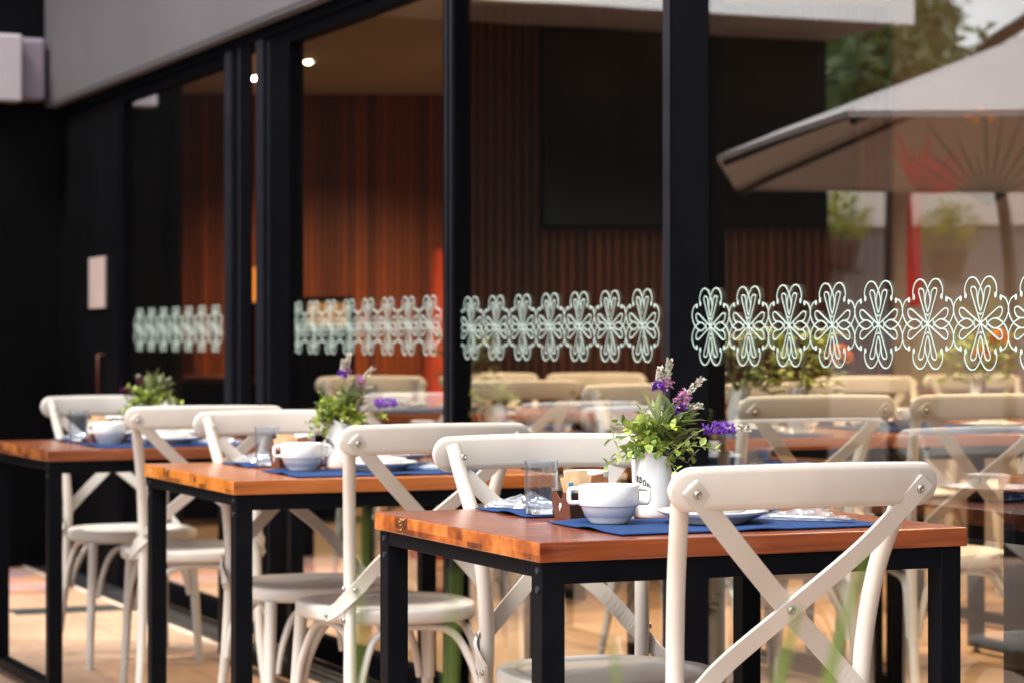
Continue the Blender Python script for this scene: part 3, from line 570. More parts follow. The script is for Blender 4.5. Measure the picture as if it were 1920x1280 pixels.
T = [(0, 0, 0), (.05, 1.86, R(-1)), (0, 3.60, R(1))]
tab = make_table('red brown wooden table on black steel legs, in front, with worn end grain', M['top1'], GT)
t2 = make_table('amber wooden table on black steel legs, second from the viewer', M['top2'], GT, sy=.865); t2.location = (.05, 1.86, 0); t2.rotation_euler[2] = R(-1)
t3 = make_table('red brown wooden table beside the black end wall', M['top3'], GT); t3.location = (0, 3.60, 0); t3.rotation_euler[2] = R(1)
ITAB = [(1.32, -.14, 'table inside against the front pane, its corner in view'), (1.36, 2.42, 'table inside behind the broad black post'), (2.20, 2.42, 'table inside with the marigold vase'),
        (1.5, 4.98, 'table inside holding a lone white bowl'), (2.36, 4.95, 'table inside before the dark slatted wall'), (3.4, 3.45, 'table inside deep under the mural panel')]
for x, y, lab in ITAB: dup(t3, (x, y, IN), 0, lab, GTI)

# ------------------------------------------------------------------ tableware prototypes
def soup_cup():
    o = thing('soup_cup', '', 'soup cup'); b = MB(); rx = 1
    b.lathe([(.001, .003), (.028, .003), (.030, 0), (.0335, 0), (.0345, .0035), (.0405, .010), (.0445, .0195), (.0462, .0285), (.0475, .0298), (.0525, .0305), (.0538, .0325), (.0545, .066), (.0536, .0676), (.0518, .067), (.0512, .034), (.043, .012), (.026, .007), (.001, .0065)], 48); b.build('bowl', M['porcelain'], o)
    for s in (-1, 1):
        b = MB(); b.tube(smooth_path([(s * .053, 0, .060), (s * .062, 0, .0605), (s * .069, 0, .058), (s * .0705, 0, .050), (s * .070, 0, .040), (s * .066, 0, .0355), (s * .053, 0, .036)], 4), .0042, 10); b.build('handle', M['porcelain'], o)
    return o
def coffee_cup():
    o = thing('coffee_cup', '', 'cup'); b = MB()
    b.lathe([(.001, .003), (.024, .003), (.026, 0), (.029, 0), (.030, .004), (.037, .02), (.0405, .05), (.0425, .077), (.0415, .0785), (.0395, .077), (.0375, .05), (.034, .022), (.024, .009), (.001, .008)], 44); b.build('bowl', M['porcelain'], o)
    b = MB(); b.tube(smooth_path([(.039, 0, .065), (.055, 0, .064), (.063, 0, .05), (.057, 0, .033), (.038, 0, .026)], 4), .004, 10); b.build('handle', M['porcelain'], o)
    return o
def plate(name, r, h, cat):
    b = MB(); b.lathe([(.001, .002), (r * .55, .002), (r * .58, 0), (r * .62, 0), (r * .64, .003), (r * .86, h * .62), (r, h), (r * .995, h + .0028), (r * .97, h + .0028), (r * .72, .009), (r * .6, .006), (.001, .006)], 56)
    o = b.build(name, M['porcelain']); o['category'] = cat; return o
def bowl_small():
    b = MB(); b.lathe([(.001, .002), (.02, .002), (.022, 0), (.025, 0), (.027, .004), (.041, .022), (.044, .036), (.043, .0375), (.041, .036), (.037, .022), (.022, .007), (.001, .006)], 44)
    o = b.build('small_bowl', M['porcelain']); o['category'] = 'bowl'; return o
def tumbler():
    o = thing('glass_tumbler', '', 'glass')
    b = MB(); b.lathe([(.0295, .014), (.0308, .03), (.0315, .098), (.0311, .0995), (.0304, .0995), (.0298, .098), (.0288, .03), (.0275, .0165), (.0003, .0155)], 40); b.build('glass_wall', M['thin_glass'], o)
    b = MB(); b.lathe([(.0003, 0), (.026, 0), (.0285, .0015), (.0295, .0138), (.0285, .0145), (.0003, .0142)], 40); b.build('glass_base', M['tumbler'], o)
    return o
A_SP = R(133)
def make_jug():
    o = thing('enamel_jug', '', 'jug')
    def wp(v, a):
        x, y, z = v; k = max(0, (z - .07) / .05); c = math.cos(a - A_SP)
        if k > 0:
            z = z + .011 * k * c
            if c > .6: x += math.cos(A_SP) * .010 * k * (c - .6) / .4; y += math.sin(A_SP) * .010 * k * (c - .6) / .4
        return (x, y, z)
    b = MB(); b.lathe([(.001, .002), (.034, .002), (.0365, .0), (.0385, .003), (.0392, .010), (.0388, .03), (.0375, .05), (.0355, .07), (.0325, .09), (.0300, .105), (.0292, .118), (.0300, .1235), (.0294, .1245), (.0282, .1225), (.0278, .105), (.030, .09), (.034, .06), (.036, .02), (.001, .012)], 56, warp=wp); b.build('body', M['enamel'], o)
    ha = R(38); dx, dy = math.cos(ha), math.sin(ha)
    b = MB(); b.tube(smooth_path([(dx * .031, dy * .031, .098), (dx * .048, dy * .048, .100), (dx * .056, dy * .056, .080), (dx * .054, dy * .054, .055), (dx * .039, dy * .039, .036)], 5), .0042, 10); b.build('handle', M['enamel'], o)
    # lettering on the side, along an arc
    t = MB()
    def stroke(pts, u0, wd=.0017):
        q = []; nn = []
        for (x, y) in pts:
            s = u0 + x * .0078; z = .0665 + y * .0105 - 60 * max(0, s + .012) ** 2 * .35 - .10 * (s + .012)
            th = R(209) + s / .0365; rr = .0362 + (.07 - z) * .09 + .0004
            q.append((rr * math.cos(th), rr * math.sin(th), z)); nn.append((math.cos(th), math.sin(th), 0))
        t.ribbon(q, nn, wd, .0006)
    def serif(x, y, u0): stroke([(x - .18, y), (x + .18, y)], u0, .0008)
    lets = 'RDOE'; u = -.018
    for ch in lets:
        if ch in 'RDE': stroke([(.2, 0), (.2, .5), (.2, 1)], u, .0022); serif(.2, 0, u); serif(.2, 1, u)
        if ch == 'E':
            for y, e in ((0, .8), (.5, .6), (1, .78)): stroke([(.2, y), (e, y)], u, .0012)
            stroke([(.78, .02), (.8, .25)], u, .0012); stroke([(.76, .98), (.78, .78)], u, .0012); stroke([(.6, .35), (.6, .65)], u, .0009)
        if ch == 'D': stroke([(.2, 1)] + [(.35 + .42 * math.cos(R(a)), .5 + .5 * math.sin(R(a))) for a in range(90, -91, -20)] + [(.2, 0)], u, .0018)
        if ch == 'O': stroke([(.48 + .34 * math.cos(R(a)), .5 + .5 * math.sin(R(a))) for a in range(0, 361, 24)], u, .0018)
        if ch == 'R':
            stroke([(.2, 1)] + [(.4 + .32 * math.cos(R(a)), .75 + .25 * math.sin(R(a))) for a in range(90, -91, -30)] + [(.2, .5)], u, .0016); stroke([(.42, .5), (.82, 0)], u, .0018)
        u += .0088
    t.build('lettering', M['ink'], o)
    return o
def loc3(r_, v_, z): return tuple(CR * r_ + CV * v_ + Vector((0, 0, z)))
def bouquet(seed, cols=('purple', 'lilac'), style=0):
    """artificial lavender: leafy base, long sage leaves and five flower spikes; origin at the jug's base"""
    rnd = random.Random(seed); o = thing('lavender_bouquet', '', 'flowers')
    f = MB(); st = MB()
    def sprig(p0, d, ln, n, sz):          # small round leaves in pairs along a twig
        p0 = Vector(p0); d = Vector(d).normalized(); side = d.cross(Vector((rnd.random(), rnd.random(), .3))).normalized(); pts = []
        for i in range(n + 1):
            t = i / n; p = p0 + d * ln * t + Vector((0, 0, -.25 * ln * t * t)); pts.append(p)
            if i < 1: continue
            ang = i * 1.35; ax = (side * math.cos(ang) + d.cross(side) * math.sin(ang))
            for s in (1, -1): f.leaf(p, ax * s + d * .7 + Vector((0, 0, .15)), Vector((rnd.uniform(-.4, .4), rnd.uniform(-.4, .4), 1)), sz * rnd.uniform(.7, 1.15), sz * rnd.uniform(.5, .75), .15)
        st.tube(pts, .0009, 5)
    for i in range(36):
        a = rnd.uniform(0, 2 * math.pi); el = rnd.uniform(-.25, .95); rr = math.cos(el)
        d = CR * (math.cos(a) * rr - .12) + CV * math.sin(a) * rr * .8 + Vector((0, 0, math.sin(el)))
        sprig(CR * rnd.uniform(-.015, .02) + CV * rnd.uniform(-.012, .012) + Vector((0, 0, rnd.uniform(.115, .15))), d, rnd.uniform(.045, .09), rnd.randint(4, 6), rnd.uniform(.017, .025))
    sprig(loc3(-.028, -.01, .122), CR * -.85 + CV * -.2 + Vector((0, 0, -.12)), .06, 5, .018); sprig(loc3(.03, -.012, .128), CR * .9 + CV * -.2 + Vector((0, 0, .22)), .085, 6, .019)
    f.build('small_leaves', M['leaf_bright'], o)
    f = MB()
    for i in range(84):
        a = rnd.uniform(0, 2 * math.pi); el = rnd.uniform(.1, 1.35); rr = math.cos(el)
        d = CR * (math.cos(a) * rr + .22) + CV * math.sin(a) * rr * .8 + Vector((0, 0, math.sin(el)))
        p = CR * rnd.uniform(.0, .045) + CV * rnd.uniform(-.02, .02) + Vector((0, 0, rnd.uniform(.125, .185)))
        f.leaf(p, d, Vector((rnd.uniform(-.6, .6), rnd.uniform(-.6, .6), 1)), rnd.uniform(.04, .068), rnd.uniform(.009, .014), .2)
    f.build('long_leaves', M['leaf_sage'], o)
    spikes = [((.004, 0, .13), (.008, .0, .232), (.011, .0, .275), (0, .24)), ((.010, .01, .13), (.022, .008, .238), (.029, .006, .289), (1, .22)), ((.02, -.004, .13), (.042, -.01, .205), (.088, -.016, .255), (1, .38)), ((.02, .012, .12), (.036, .0, .190), (.086, -.006, .205), (0, .42)), ((.03, -.01, .115), (.088, -.022, .162), (.172, -.03, .164), (0, .62))]
    if style: spikes = [((.0, 0, .11), (-.05, 0, .16), (-.085, .0, .165), (0, 1)), ((.01, 0, .12), (.03, 0, .18), (.055, 0, .205), (0, 1)), ((0, .01, .12), (-.02, .0, .19), (-.03, 0, .215), (1, .5))]
    for (a, b_, c, (kind, fr)) in spikes:
        P = smooth_path([loc3(*a), loc3(*b_), loc3(*c)], 8); sp = MB(); half = len(P) // 2
        st.tube(P[:half + 2], .0014, 6); L_ = P[half:]
        nfl = 12 if not style else 9
        for j in range(len(L_) * nfl):
            t = j / (len(L_) * nfl); q = t * (len(L_) - 1); i0 = int(q); p = L_[i0].lerp(L_[min(i0 + 1, len(L_) - 1)], q - i0)
            a_ = rnd.uniform(0, 6.28); ax = (L_[-1] - L_[0]).normalized(); u = ax.orthogonal().normalized(); w_ = ax.cross(u); dr = u * math.cos(a_) + w_ * math.sin(a_)
            flo = t < fr
            rad = (.0075 if flo else .0042) * (1 - .45 * t); sp.cur = 0 if flo else (1 if rnd.random() < .7 else 2)
            p = p + dr * rad * rnd.uniform(.5, 1.0)
            if flo:
                for k in range(4): sp.leaf(p, dr + u.lerp(w_, k / 3) * rnd.uniform(-1.2, 1.2) + ax * rnd.uniform(-.3, .9), ax, rnd.uniform(.006, .011), rnd.uniform(.005, .008), .3)
            else:
                for k in range(2): sp.leaf(p, dr * .7 + ax * rnd.uniform(.3, 1.2) + u * rnd.uniform(-.5, .5), dr, rnd.uniform(.005, .008), .0035, .4)
        sp.build('flower_spike', [M[cols[kind]], M['bud'], M['budgreen']], o)
    st.build('stems', M['stem'], o); return o
def cutlery_packet(seed):
    o = thing('cutlery_packet', '', 'cutlery packet'); rnd = random.Random(seed)
    b = MB(); nx, ny = 70, 34; vs = []
    for j in range(ny):
        for i in range(nx):
            u = i / (nx - 1); v = j / (ny - 1) * 2 - 1; hw = .036 * (math.sin(math.pi * min(1, u * 1.05 + .06)) ** .55) * (1.15 - .45 * u); x = -.095 + .19 * u; y = v * hw
            h = max(0, 1 - v * v) * math.sin(math.pi * min(1, max(0, u * .96 + .02))) ** .7
            nz = abs(noise.noise(Vector((x * 16 + y * 9, y * 46, seed * 3.1)))) * 1.5 + abs(noise.noise(Vector((x * 38 - y * 20, y * 90, seed)))) * .8
            vs.append((x + .004 * noise.noise(Vector((x * 60, y * 60, 7))), y + .004 * noise.noise(Vector((x * 60, y * 60, 2))), .0025 + h * (.006 + .021 * nz)))
    b.add(vs, [(j * nx + i, j * nx + i + 1, (j + 1) * nx + i + 1, (j + 1) * nx + i) for j in range(ny - 1) for i in range(nx - 1)], True); b.build('film', M['film'], o)
    b = MB(); b.tube([(-.075, -.006, .006), (.03, -.006, .006)], .003, 8); b.ribbon([(.03, -.006, .006), (.05, -.006, .007), (.082, -.006, .006)], (0, 0, 1), [.005, .016, .014], .0015); b.build('fork', M['bolt'], o)
    b = MB(); b.tube([(-.075, .008, .006), (.02, .008, .006)], .0032, 8); b.ribbon([(.02, .008, .006), (.05, .008, .006), (.085, .009, .006)], (0, 0, 1), [.006, .015, .006], .0012); b.build('knife', M['bolt'], o)
    return o
def placemat(seed, sx=.52, sy=.305):
    b = MB(); nx, ny = 40, 20; vs = []
    for s in (1, 0):
        for j in range(ny):
            for i in range(nx):
                x = sx * i / (nx - 1); y = sy * j / (ny - 1)
                e = noise.noise(Vector((x * 7, y * 9, seed * 5.3))); z = .0012 + max(0, e) * .011 * (1 if y < .06 or x < .05 or y > sy - .05 else .25)
                vs.append((x + .004 * noise.noise(Vector((0, y * 10, seed))), y + .004 * noise.noise(Vector((x * 8, 3, seed))), z + .0022 * s))
    n = nx * ny; fs = [(j * nx + i, j * nx + i + 1, (j + 1) * nx + i + 1, (j + 1) * nx + i) for j in range(ny - 1) for i in range(nx - 1)]
    edge = [i for i in range(nx)] + [j * nx + nx - 1 for j in range(1, ny)] + [(ny - 1) * nx + i for i in range(nx - 2, -1, -1)] + [j * nx for j in range(ny - 2, 0, -1)]
    b.add(vs, fs + [tuple(n + q for q in f[::-1]) for f in fs] + [(edge[k], n + edge[k], n + edge[(k + 1) % len(edge)], edge[(k + 1) % len(edge)]) for k in range(len(edge))], True)
    o = b.build('placemat', M['blue']); o['category'] = 'placemat'; return o
def sugar_box():
    o = thing('sugar_holder', '', 'sugar holder'); th = .0018
    def pan(x0, x1, y0, y1, fl, notch, m, nm):
        b = MB(); nx = 8
        def q(u, z):       # taper outwards with height
            k = 1 + fl * z / .05
            return Vector(((x0 + (x1 - x0) * u) * k, (y0 + (y1 - y0) * u) * k, z))
        top = [(0, .05), (.30, .05), (.38, .042), (.5, .036), (.62, .042), (.70, .05), (1, .05)] if notch else [(0, .05), (1, .05)]
        nor = Vector((y1 - y0, -(x1 - x0), 0)).normalized() * th
        outl = [q(0, 0)] + [q(u, z) for u, z in top] + [q(1, 0)]; k = len(outl)
        b.add(outl + [p - nor for p in outl], [tuple(range(k)), tuple(range(k, 2 * k))[::-1]] + [(i, k + i, k + (i + 1) % k, (i + 1) % k) for i in range(k)]); b.build(nm, m, o)
    hx, hy = .055, .036
    pan(-hx, hx, -hy, -hy, .12, False, M['box_dark'], 'front_panel'); pan(hx, -hx, hy, hy, .12, False, M['box_dark'], 'back_panel')
    pan(-hx, -hx, hy, -hy, .12, True, M['box_brown'], 'side_panel'); pan(hx, hx, -hy, hy, .12, True, M['box_brown'], 'side_panel')
    b = MB(); b.box(-hx, hx, -hy, hy, .0, .002); b.build('bottom', M['box_dark'], o)
    b = MB(); b.box(-.0602, -.0592, -.004, .006, .022, .024); b.box(-.0602, -.0592, -.004, -.002, .022, .03); b.box(-.0602, -.0592, .001, .003, .016, .03); b.build('printed_mark', M['white_paper'], o)
    return o
def packet(kind):
    o = thing('sugar_packet', '', 'sugar packet'); b = MB(); n = 6
    for k in range(n):
        pass
    vs = []; nx, nz = 5, 7
    for s in (1, -1):
        for j in range(nz):
            for i in range(nx):
                u = i / (nx - 1) * 2 - 1; v = j / (nz - 1) * 2 - 1
                vs.append((u * .024, s * (.0004 + .0035 * (1 - u * u) * (1 - v ** 4)), .035 + v * .035))
    m = nx * nz; fs = [(j * nx + i, j * nx + i + 1, (j + 1) * nx + i + 1, (j + 1) * nx + i) for j in range(nz - 1) for i in range(nx - 1)]
    b.add(vs, [f[::-1] for f in fs] + [tuple(m + q for q in f) for f in fs], True); b.build('paper', M['kraft'] if kind < 2 else M['kraft_brown'], o)
    if kind < 2:
        b = MB(); b.box(-.016 + kind * .012, -.008 + kind * .012, -.0046, .0046, .012, .058); b.build('blue_stripe', M['blue_ink'], o)
        b = MB(); b.box(.004, .016, -.0046, .0046, .04 - .01 * kind, .046 - .01 * kind); b.build('red_print', M['red_ink'], o)
    return o
cup0, cof0, pl0, pl1, bw0, tm0, jug0 = soup_cup(), coffee_cup(), plate('dinner_plate', .098, .020, 'plate'), plate('side_plate', .072, .018, 'plate'), bowl_small(), tumbler(), make_jug()
bq = [bouquet(4), bouquet(11), bouquet(23, ('magenta', 'magenta'), 1)]; pk = [cutlery_packet(1), cutlery_packet(2)]; pm = [placemat(1), placemat(2, .5, .25)]; sb0 = sugar_box(); sp0 = [packet(0), packet(1), packet(2)]
used = set()
def put(o, p, rz, label, group=None):
    if o.name not in used:
        used.add(o.name); o.location = p; o.rotation_euler = (0, 0, rz); o['label'] = label
        if group: o['group'] = group
        return o
    return dup(o, p, rz, label, group)
names = ['front table', 'middle table', 'table by the black wall']
for ti, (ox, oy, rz) in enumerate(T):
    nm = names[ti]; c, s = math.cos(rz), math.sin(rz)
    jit = random.Random(40 + ti); k_ = .0 if ti == 0 else .012; ys = 1.0 if ti != 1 else 1.06
    def at(x, y, z=.7505):
        x += jit.uniform(-k_, k_); y = y * ys + jit.uniform(-k_, k_)
        return (ox + x * c - y * s, oy + x * s + y * c, z)
    put(pm[0], at(.18, .062), rz, f'blue cloth placemat at the near edge of the {nm}', 'blue placemats'); put(pm[1], at(.20, .50), rz, f'blue cloth placemat at the far side of the {nm}', 'blue placemats')
    zc = .7548
    put(cup0, at(.262, .285, zc), rz + YAW + (0, .3, -.25)[ti], f'white two handled soup cup at the near side of the {nm}', 'white soup cups')
    put(cof0, at(.335, .535, zc), rz + R(60), f'white cup behind the sugar holder on the {nm}', 'white cups')
    p0 = Vector(at(.437, .225, zc)); f0 = Vector(at(.63, .62, zc))
    put(pl0, p0, rz, f'large white plate on the near placemat of the {nm}', 'white plates'); put(pl1, p0 + Vector((-.001, .003, .0095)), rz, f'smaller white plate stacked on the large near plate of the {nm}', 'white plates'); put(bw0, p0 + Vector((-.005, .007, .018)), rz, f'small white bowl on top of the plates of the {nm}', 'small bowls')
    put(pl0, f0, rz, f'large white plate on the far placemat of the {nm}', 'white plates'); put(bw0, f0 + Vector((0, 0, .0095)), rz, f'small white bowl standing on the far plate of the {nm}', 'small bowls')
    put(tm0, at(.241, .53, zc), rz, f'clear tumbler left of the sugar holder on the {nm}', 'glass tumblers'); put(tm0, at(.605, .335, zc - .004), rz, f'clear tumbler behind the cutlery packet on the {nm}', 'glass tumblers')
    put(pk[0], at(.612, .185, zc), rz + R(-52), f'crumpled clear packet of cutlery at the near right of the {nm}', 'cutlery packets'); put(pk[1], at(.275, .672, zc), rz + R(-60), f'clear packet of cutlery beside the far tumbler of the {nm}', 'cutlery packets')
    jp = at(.422, .425); put(jug0, jp, rz, f'white enamel jug with black letters on the {nm}', 'enamel jugs')
    put(bq[ti], jp, rz + (0, .5, 0)[ti], (f'lavender and green leaves in the jug of the front table, sharply seen', f'blurred lavender bunch in the jug of the middle table', f'plum flowers and yellow green leaves in the last jug')[ti], 'bouquets in jugs')
    bx, by = .302, .448; k_ = 0
    put(sb0, at(bx, by), rz, f'dark brown sugar holder full of packets on the {nm}', 'sugar holders')
    rnd = random.Random(7)
    for k in range(9):
        kind = 0 if k in (0, 2) else (1 if k in (1, 3) else 2)
        yy = by - .024 + .0062 * k; xx = bx + (-.027 if kind < 2 else .022) + rnd.uniform(-.004, .004)
        q = put(sp0[kind], at(xx, yy, .755 + rnd.uniform(.004, .013) + (.004 if kind < 2 else -.007)), rz + R(rnd.uniform(-6, 6)), (f'kraft sugar packet with blue stripe, holder of the {nm}', f'kraft sugar packet printed blue and red, holder of the {nm}', f'speckled brown sugar packet, holder of the {nm}')[kind], f'sugar packets of the {nm}')
        q.rotation_euler[1] = R(rnd.uniform(-14, 10)); q.rotation_euler[0] = R(rnd.uniform(-8, 6))
inn = ['first', 'second', 'third', 'fourth', 'fifth', 'sixth']
desc = ['against the front pane', 'behind the broad black post', 'with the marigold vase', 'before the lone bowl chair', 'before the dark slats', 'deep under the mural']
for ti, (ox, oy, _) in enumerate(ITAB):
    if ti == 0: continue
    d_ = desc[ti]; z0 = .8005; zc = .8048
    def at(x, y, z=z0): return (ox + x, oy + y, z)
    put(pm[0], at(.15, .05), 0, f'blue placemat near the viewer on the inside table {d_}', 'blue placemats inside'); put(pm[1], at(.16, .47), 0, f'blue placemat at the far side of the inside table {d_}', 'blue placemats inside')
    put(cup0, at(.24, .28, zc), .4, f'white soup cup on the inside table {d_}', 'soup cups inside'); put(pl0, at(.48, .2, zc), 0, f'white plate near the viewer on the inside table {d_}', 'plates inside'); put(bw0, at(.48, .2, zc + .0095), 0, f'white bowl on the near plate of the inside table {d_}', 'bowls inside')
    put(pl0, at(.40, .6, zc), 0, f'white plate at the far side of the inside table {d_}', 'plates inside'); put(cof0, at(.66, .42, zc), 1, f'white cup on the inside table {d_}', 'cups inside'); put(tm0, at(.2, .48, zc), 0, f'clear tumbler on the inside table {d_}', 'tumblers inside')
    put(pk[0], at(.62, .16, zc), -.8, f'clear cutlery packet on the inside table {d_}', 'cutlery packets inside')

# vases of flowers inside
def vase_flowers(x, y, z, seed, marig, label):
    rnd = random.Random(seed); v = thing('flower_vase', 'white round vase holding the ' + label, 'vase', (x, y, z), group='white vases inside')
    b = MB(); b.lathe([(.001, .002), (.03, .002), (.033, 0), (.036, .004), (.042, .05), (.034, .1), (.03, .13), (.032, .135), (.029, .134), (.027, .12), (.001, .06)], 28); b.build('vase_body', M['enamel'], v)
    o = thing('flower_bunch', label, 'flowers', (x, y, z), group='flower bunches inside'); f = MB(); st = MB()
    for i in range(170):
        a = rnd.uniform(0, 6.28); r_ = rnd.uniform(.01, .12); zz = rnd.uniform(.12, .30)
        f.leaf((r_ * math.cos(a), r_ * math.sin(a), zz), (math.cos(a), math.sin(a), rnd.uniform(-.4, .9)), (rnd.uniform(-.5, .5), rnd.uniform(-.5, .5), 1), rnd.uniform(.03, .055), rnd.uniform(.015, .025))
    f.build('leaves', M['leaf_dark'] if marig < 1 else M['leaf_bright'], o)
    for i in range(9):
        a = rnd.uniform(0, 6.28); st.tube([(0, 0, .09), (.05 * math.cos(a), .05 * math.sin(a), .2), (.09 * math.cos(a), .09 * math.sin(a), .29)], .002, 5)
    st.build('stems', M['stem'], o)
    for k in range(marig):
        cx, cz = ((.12, .225) if marig == 1 else (.085, .28)) if k == 0 else (.02, .22); fl = MB()
        for i in range(80):
            th = rnd.uniform(0, 6.28); ph = math.acos(rnd.uniform(-.4, 1)); d = Vector((math.sin(ph) * math.cos(th), math.sin(ph) * math.sin(th), math.cos(ph))); fl.leaf(tuple(CR * cx + Vector((0, 0, cz)) + d * .016), d, (0, .3, 1), .030, .022)
        fl.build('blossom', M['marigold'], o)
    return o
vase_flowers(2.11, 2.80, .80, 1, 1, 'leafy bunch with one marigold seen through the front pane')
vase_flowers(1.99, 2.95, .80, 5, 0, 'dark leafy bunch beside the marigold vase')
vase_flowers(2.06, 5.35, .80, 2, 0, 'dark green bunch below the seven ornaments')
vase_flowers(3.50, 3.90, .80, 3, 2, 'yellow blossoms under the mural panel')

# ------------------------------------------------------------------ what the glass mirrors: parasol, tree, wall, pots
um = thing('cantilever_parasol', 'large off white parasol on a curved dark arm, mirrored in the front pane', 'parasol', (-3.20, 4.27, 0))
RR, zr, za = 2.2, 1.824, 2.66; c = MB(); n = 8; ph0 = R(23.4)
def ring(r_, z, k):
    q = r_ * (1 if k % 2 == 0 else 1.25); return (q * math.cos(ph0 + k * math.pi / 4), q * math.sin(ph0 + k * math.pi / 4), z)
for k in range(n):
    a, b_ = k, k + 1; A0, A1 = ring(.12, za, a), ring(.12, za, b_); rows = [[Vector(A0).lerp(Vector(A1), t) for t in (0, .25, .5, .75, 1)]]
    for q in (.33, .66, 1):
        P0, P1 = ring(.12 + (RR - .12) * q, za + (zr - za) * q, a), ring(.12 + (RR - .12) * q, za + (zr - za) * q, b_)
        rows.append([Vector(P0).lerp(Vector(P1), t) + Vector((0, 0, -.03 * math.sin(math.pi * t) * (1 - q))) for t in (0, .25, .5, .75, 1)])
    vs = [p for r_ in rows for p in r_]; c.add(vs, [(i * 5 + j, i * 5 + j + 1, (i + 1) * 5 + j + 1, (i + 1) * 5 + j) for i in range(3) for j in range(4)], False)
    c.add([rows[3][j] for j in range(5)] + [rows[3][j] - Vector((0, 0, .018)) for j in range(5)], [(j, j + 1, 6 + j, 5 + j) for j in range(4)])
co = c.build('canopy', M['canvas'], um); sm_ = co.modifiers.new('solid', 'SOLIDIFY'); sm_.thickness = .004
for k in range(n):
    r_ = MB(); r_.tube([ring(.05, za - .03, k), ring(RR - .02, zr - .03, k)], .014, 6); r_.build('rib', M['dark_pole'], um)
r_ = MB(); r_.tube([(0, 0, 1.9), (0, 0, 2.9)], .03, 10); r_.build('hub', M['dark_pole'], um)
pv = Vector((-.6, 2.6, 0))
r_ = MB(); r_.tube(smooth_path([(pv.x, pv.y, 0), (pv.x, pv.y, 1.5), (-.35, 2.45, 2.15), (-.18, 2.26, 2.477), (-.15, 1.84, 2.61), (-.12, 1.2, 2.76), (0, 0, 2.86)], 8), .034, 12); r_.build('arm', M['dark_pole'], um)
r_ = MB(); r_.lathe([(.001, 0), (.45, 0), (.45, .08), (.1, .12), (.001, .12)], 24, (pv.x, pv.y)); r_.build('base', M['dark_pole'], um)
def ribm(px, py): return (px, py)
wl = thing('garden_wall', 'grey garden wall with a pinkish white top band, mirrored in the front pane', 'wall', (-7.34, 11.36, 0), R(23.4))
b = MB(); b.box(-5.5, 3.2, 0, .3, 0, 1.93); b.build('wall_face', M['wall_grey'], wl)
b = MB(); b.box(-5.6, 3.3, -.05, .4, 1.93, 2.2); b.build('top_band', M['band'], wl)
def potted(x, y, z, label, seed, m):
    rnd = random.Random(seed); o = thing('potted_plant', label, 'potted plant', (x, y, z), group='potted plants along the garden wall')
    b = MB(); b.lathe([(.001, 0), (.10, 0), (.15, .2), (.16, .22), (.14, .22), (.001, .18)], 20); b.build('pot', M['terracotta'], o)
    f = MB()
    for i in range(220):
        a = rnd.uniform(0, 6.28); r_ = rnd.uniform(0, .22); zz = .2 + rnd.uniform(0, .38) * (1 - r_ * 2.2)
        f.leaf((r_ * math.cos(a), r_ * math.sin(a), zz), (math.cos(a), math.sin(a), rnd.uniform(0, 1.4)), (0, .3, 1), rnd.uniform(.06, .12), .03)
    f.build('leaves', m, o)
    if z > .3:
        b = MB(); b.box(-.14, .14, -.10, .30, -.03, -.001); b.build('bracket', M['dark_pole'], o)
potted(-5.76, 11.80, 1.60, 'yellow green plant on a bracket of the garden wall, by its end', 1, M['leaf_yellow']); potted(-6.49, 11.48, 1.52, 'bushy yellow plant on a bracket in the middle of the garden wall', 2, M['leaf_yellow'])
potted(-5.69, 10.6, .55, 'green plant on a low stand before the garden wall', 3, M['leaf_bright']); potted(-6.14, 10.4, .9, 'yellowish plant on a taller stand before the garden wall', 4, M['leaf_yellow']); potted(-6.84, 10.5, .5, 'dark plant on a low stand before the garden wall', 5, M['leaf_dark'])
def tree(x, y, h, r_, label, seed, nleaf, m, trunk_r=.12):
    rnd = random.Random(seed); o = thing('leafy_tree', label, 'tree', (x, y, 0), group='trees beyond the garden wall')
    b = MB(); b.tube(smooth_path([(0, 0, 0), (.1, .05, h * .3), (-.05, .1, h * .55), (.05, 0, h * .9)], 5), [trunk_r * (1 - .045 * i) for i in range(16)], 10)
    cl = []
    for i in range(26):
        a = rnd.uniform(0, 6.28); q = rnd.uniform(.2, 1) ** .6; e = rnd.uniform(-.8, 1); c_ = Vector((r_ * q * math.cos(a) * math.sqrt(1 - e * e * .6), r_ * q * math.sin(a) * math.sqrt(1 - e * e * .6), h + e * r_ * .9)); cl.append((c_, rnd.uniform(.3, .55) * r_ * .7))
        if i < 9: b.tube(smooth_path([(0, 0, h * .45), tuple(c_ * .5 + Vector((0, 0, h * .3))), tuple(c_)], 4), [.05 - .0045 * k for k in range(9)], 6)
    b.build('trunk', M['bark'], o); f = MB()
    for i in range(nleaf):
        c_, s_ = cl[i % len(cl)]; d = Vector((rnd.gauss(0, 1), rnd.gauss(0, 1), rnd.gauss(0, 1))).normalized() * s_ * rnd.random() ** .4
        f.leaf(c_ + d, (rnd.uniform(-1, 1), rnd.uniform(-1, 1), rnd.uniform(-1, .4)), (rnd.uniform(-1, 1), rnd.uniform(-1, 1), 1), rnd.uniform(.09, .19), rnd.uniform(.05, .10))
    f.build('crown', m, o)
tree(-11.19, 20.75, 4.45, 1.1, 'bushy tree beside the canopy, mirrored in the front pane', 3, 9000, M['leaf_dark']); tree(-13.34, 24.4, 2.6, 1.1, 'lower tree behind the parasol, mirrored in the front pane', 8, 3200, M['leaf_dark'])
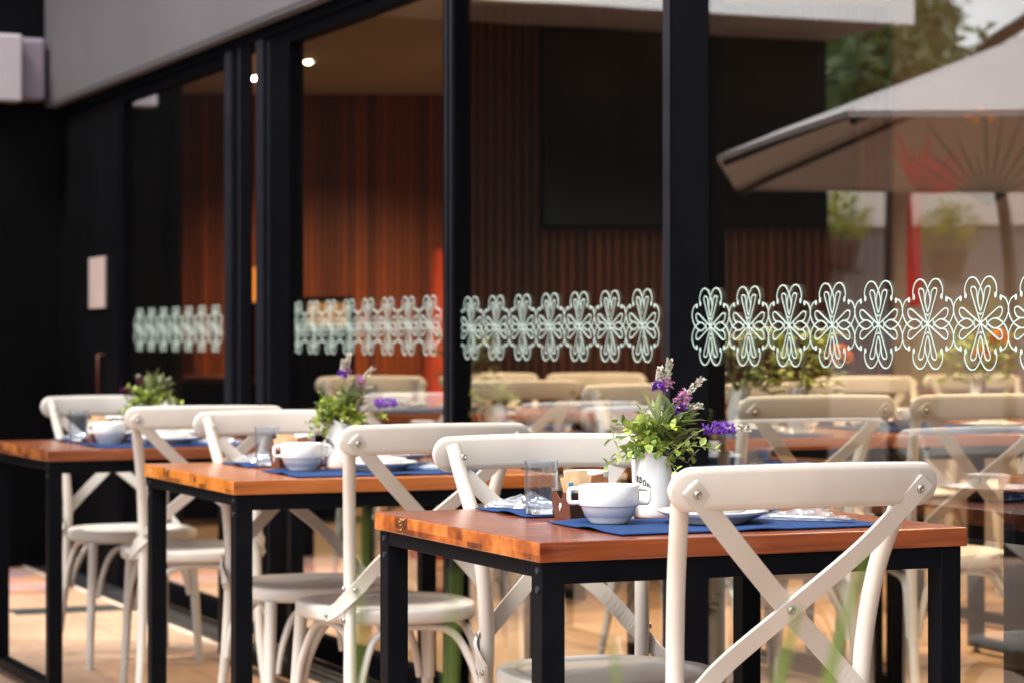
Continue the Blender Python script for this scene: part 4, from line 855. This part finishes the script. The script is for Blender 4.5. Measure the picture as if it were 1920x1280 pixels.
o = thing('forked_trunk', 'dark forked tree trunk before the garden wall', 'tree', (-4.99, 9.77, 0)); b = MB()
b.tube(smooth_path([(.02, 0, 0), (.0, 0, .8), (-.02, 0, 1.1), (.05, 0, 1.5), (.02, 0, 2.3)], 4), [.07] * 17, 8); b.tube(smooth_path([(-.02, 0, 1.0), (-.12, .02, 1.25), (-.05, .02, 1.7), (0, 0, 2.2)], 4), [.05] * 13, 8); b.build('trunk', M['bark'], o)
f = MB(); rnd = random.Random(5)
for i in range(900):
    d = Vector((rnd.gauss(0, .35), rnd.gauss(0, .35), rnd.gauss(0, .2))); f.leaf(Vector((0, 0, 2.75)) + d, (rnd.uniform(-1, 1), rnd.uniform(-1, 1), rnd.uniform(-1, .4)), (rnd.uniform(-1, 1), rnd.uniform(-1, 1), 1), .14, .07)
f.build('crown', M['leaf_dark'], o)

# ------------------------------------------------------------------ tall grass close to the viewer
def grass_tuft(x, y, blades, label):
    o = thing('tall_grass', label, 'grass plant', (x, y, 0), group='tall grass clumps close to the viewer'); m = MB()
    for (dr, dv, top, lr, lv, wd) in blades:
        p = smooth_path([loc3(0, 0, 0), loc3(dr * .45, dv * .4, top * .5), loc3(dr, dv, top * .84), loc3(dr + lr, dv + lv, top)], 8); k = len(p)
        m.ribbon(p, CV * -1 + CR * .25, [wd * (.5 + .5 * min(1, 3 * i / k)) * min(1, (k - i) / (k * .45)) + .0004 for i in range(k)], .0006)
    m.build('blades', M['grass'], o)
grass_tuft(-.735, -2.14, [(-.012, 0, .931, .034, .0, .013), (-.045, .02, .895, .024, 0, .015), (.08, .05, .80, .07, 0, .014), (-.09, .03, .78, -.08, .0, .014), (.05, -.05, .76, .06, -.03, .014), (-.13, .03, .87, -.02, .0, .012)], 'tall green grass in front of the crossed chair back')
grass_tuft(-1.118, -2.276, [(-.009, 0, .978, .003, .0, .0045), (.038, .02, .945, .008, .0, .005), (.06, .03, .895, .022, 0, .006), (-.05, .0, .85, -.06, 0, .009), (.02, .06, .83, .02, .05, .009)], 'thin green grass beside the leg of the front table')
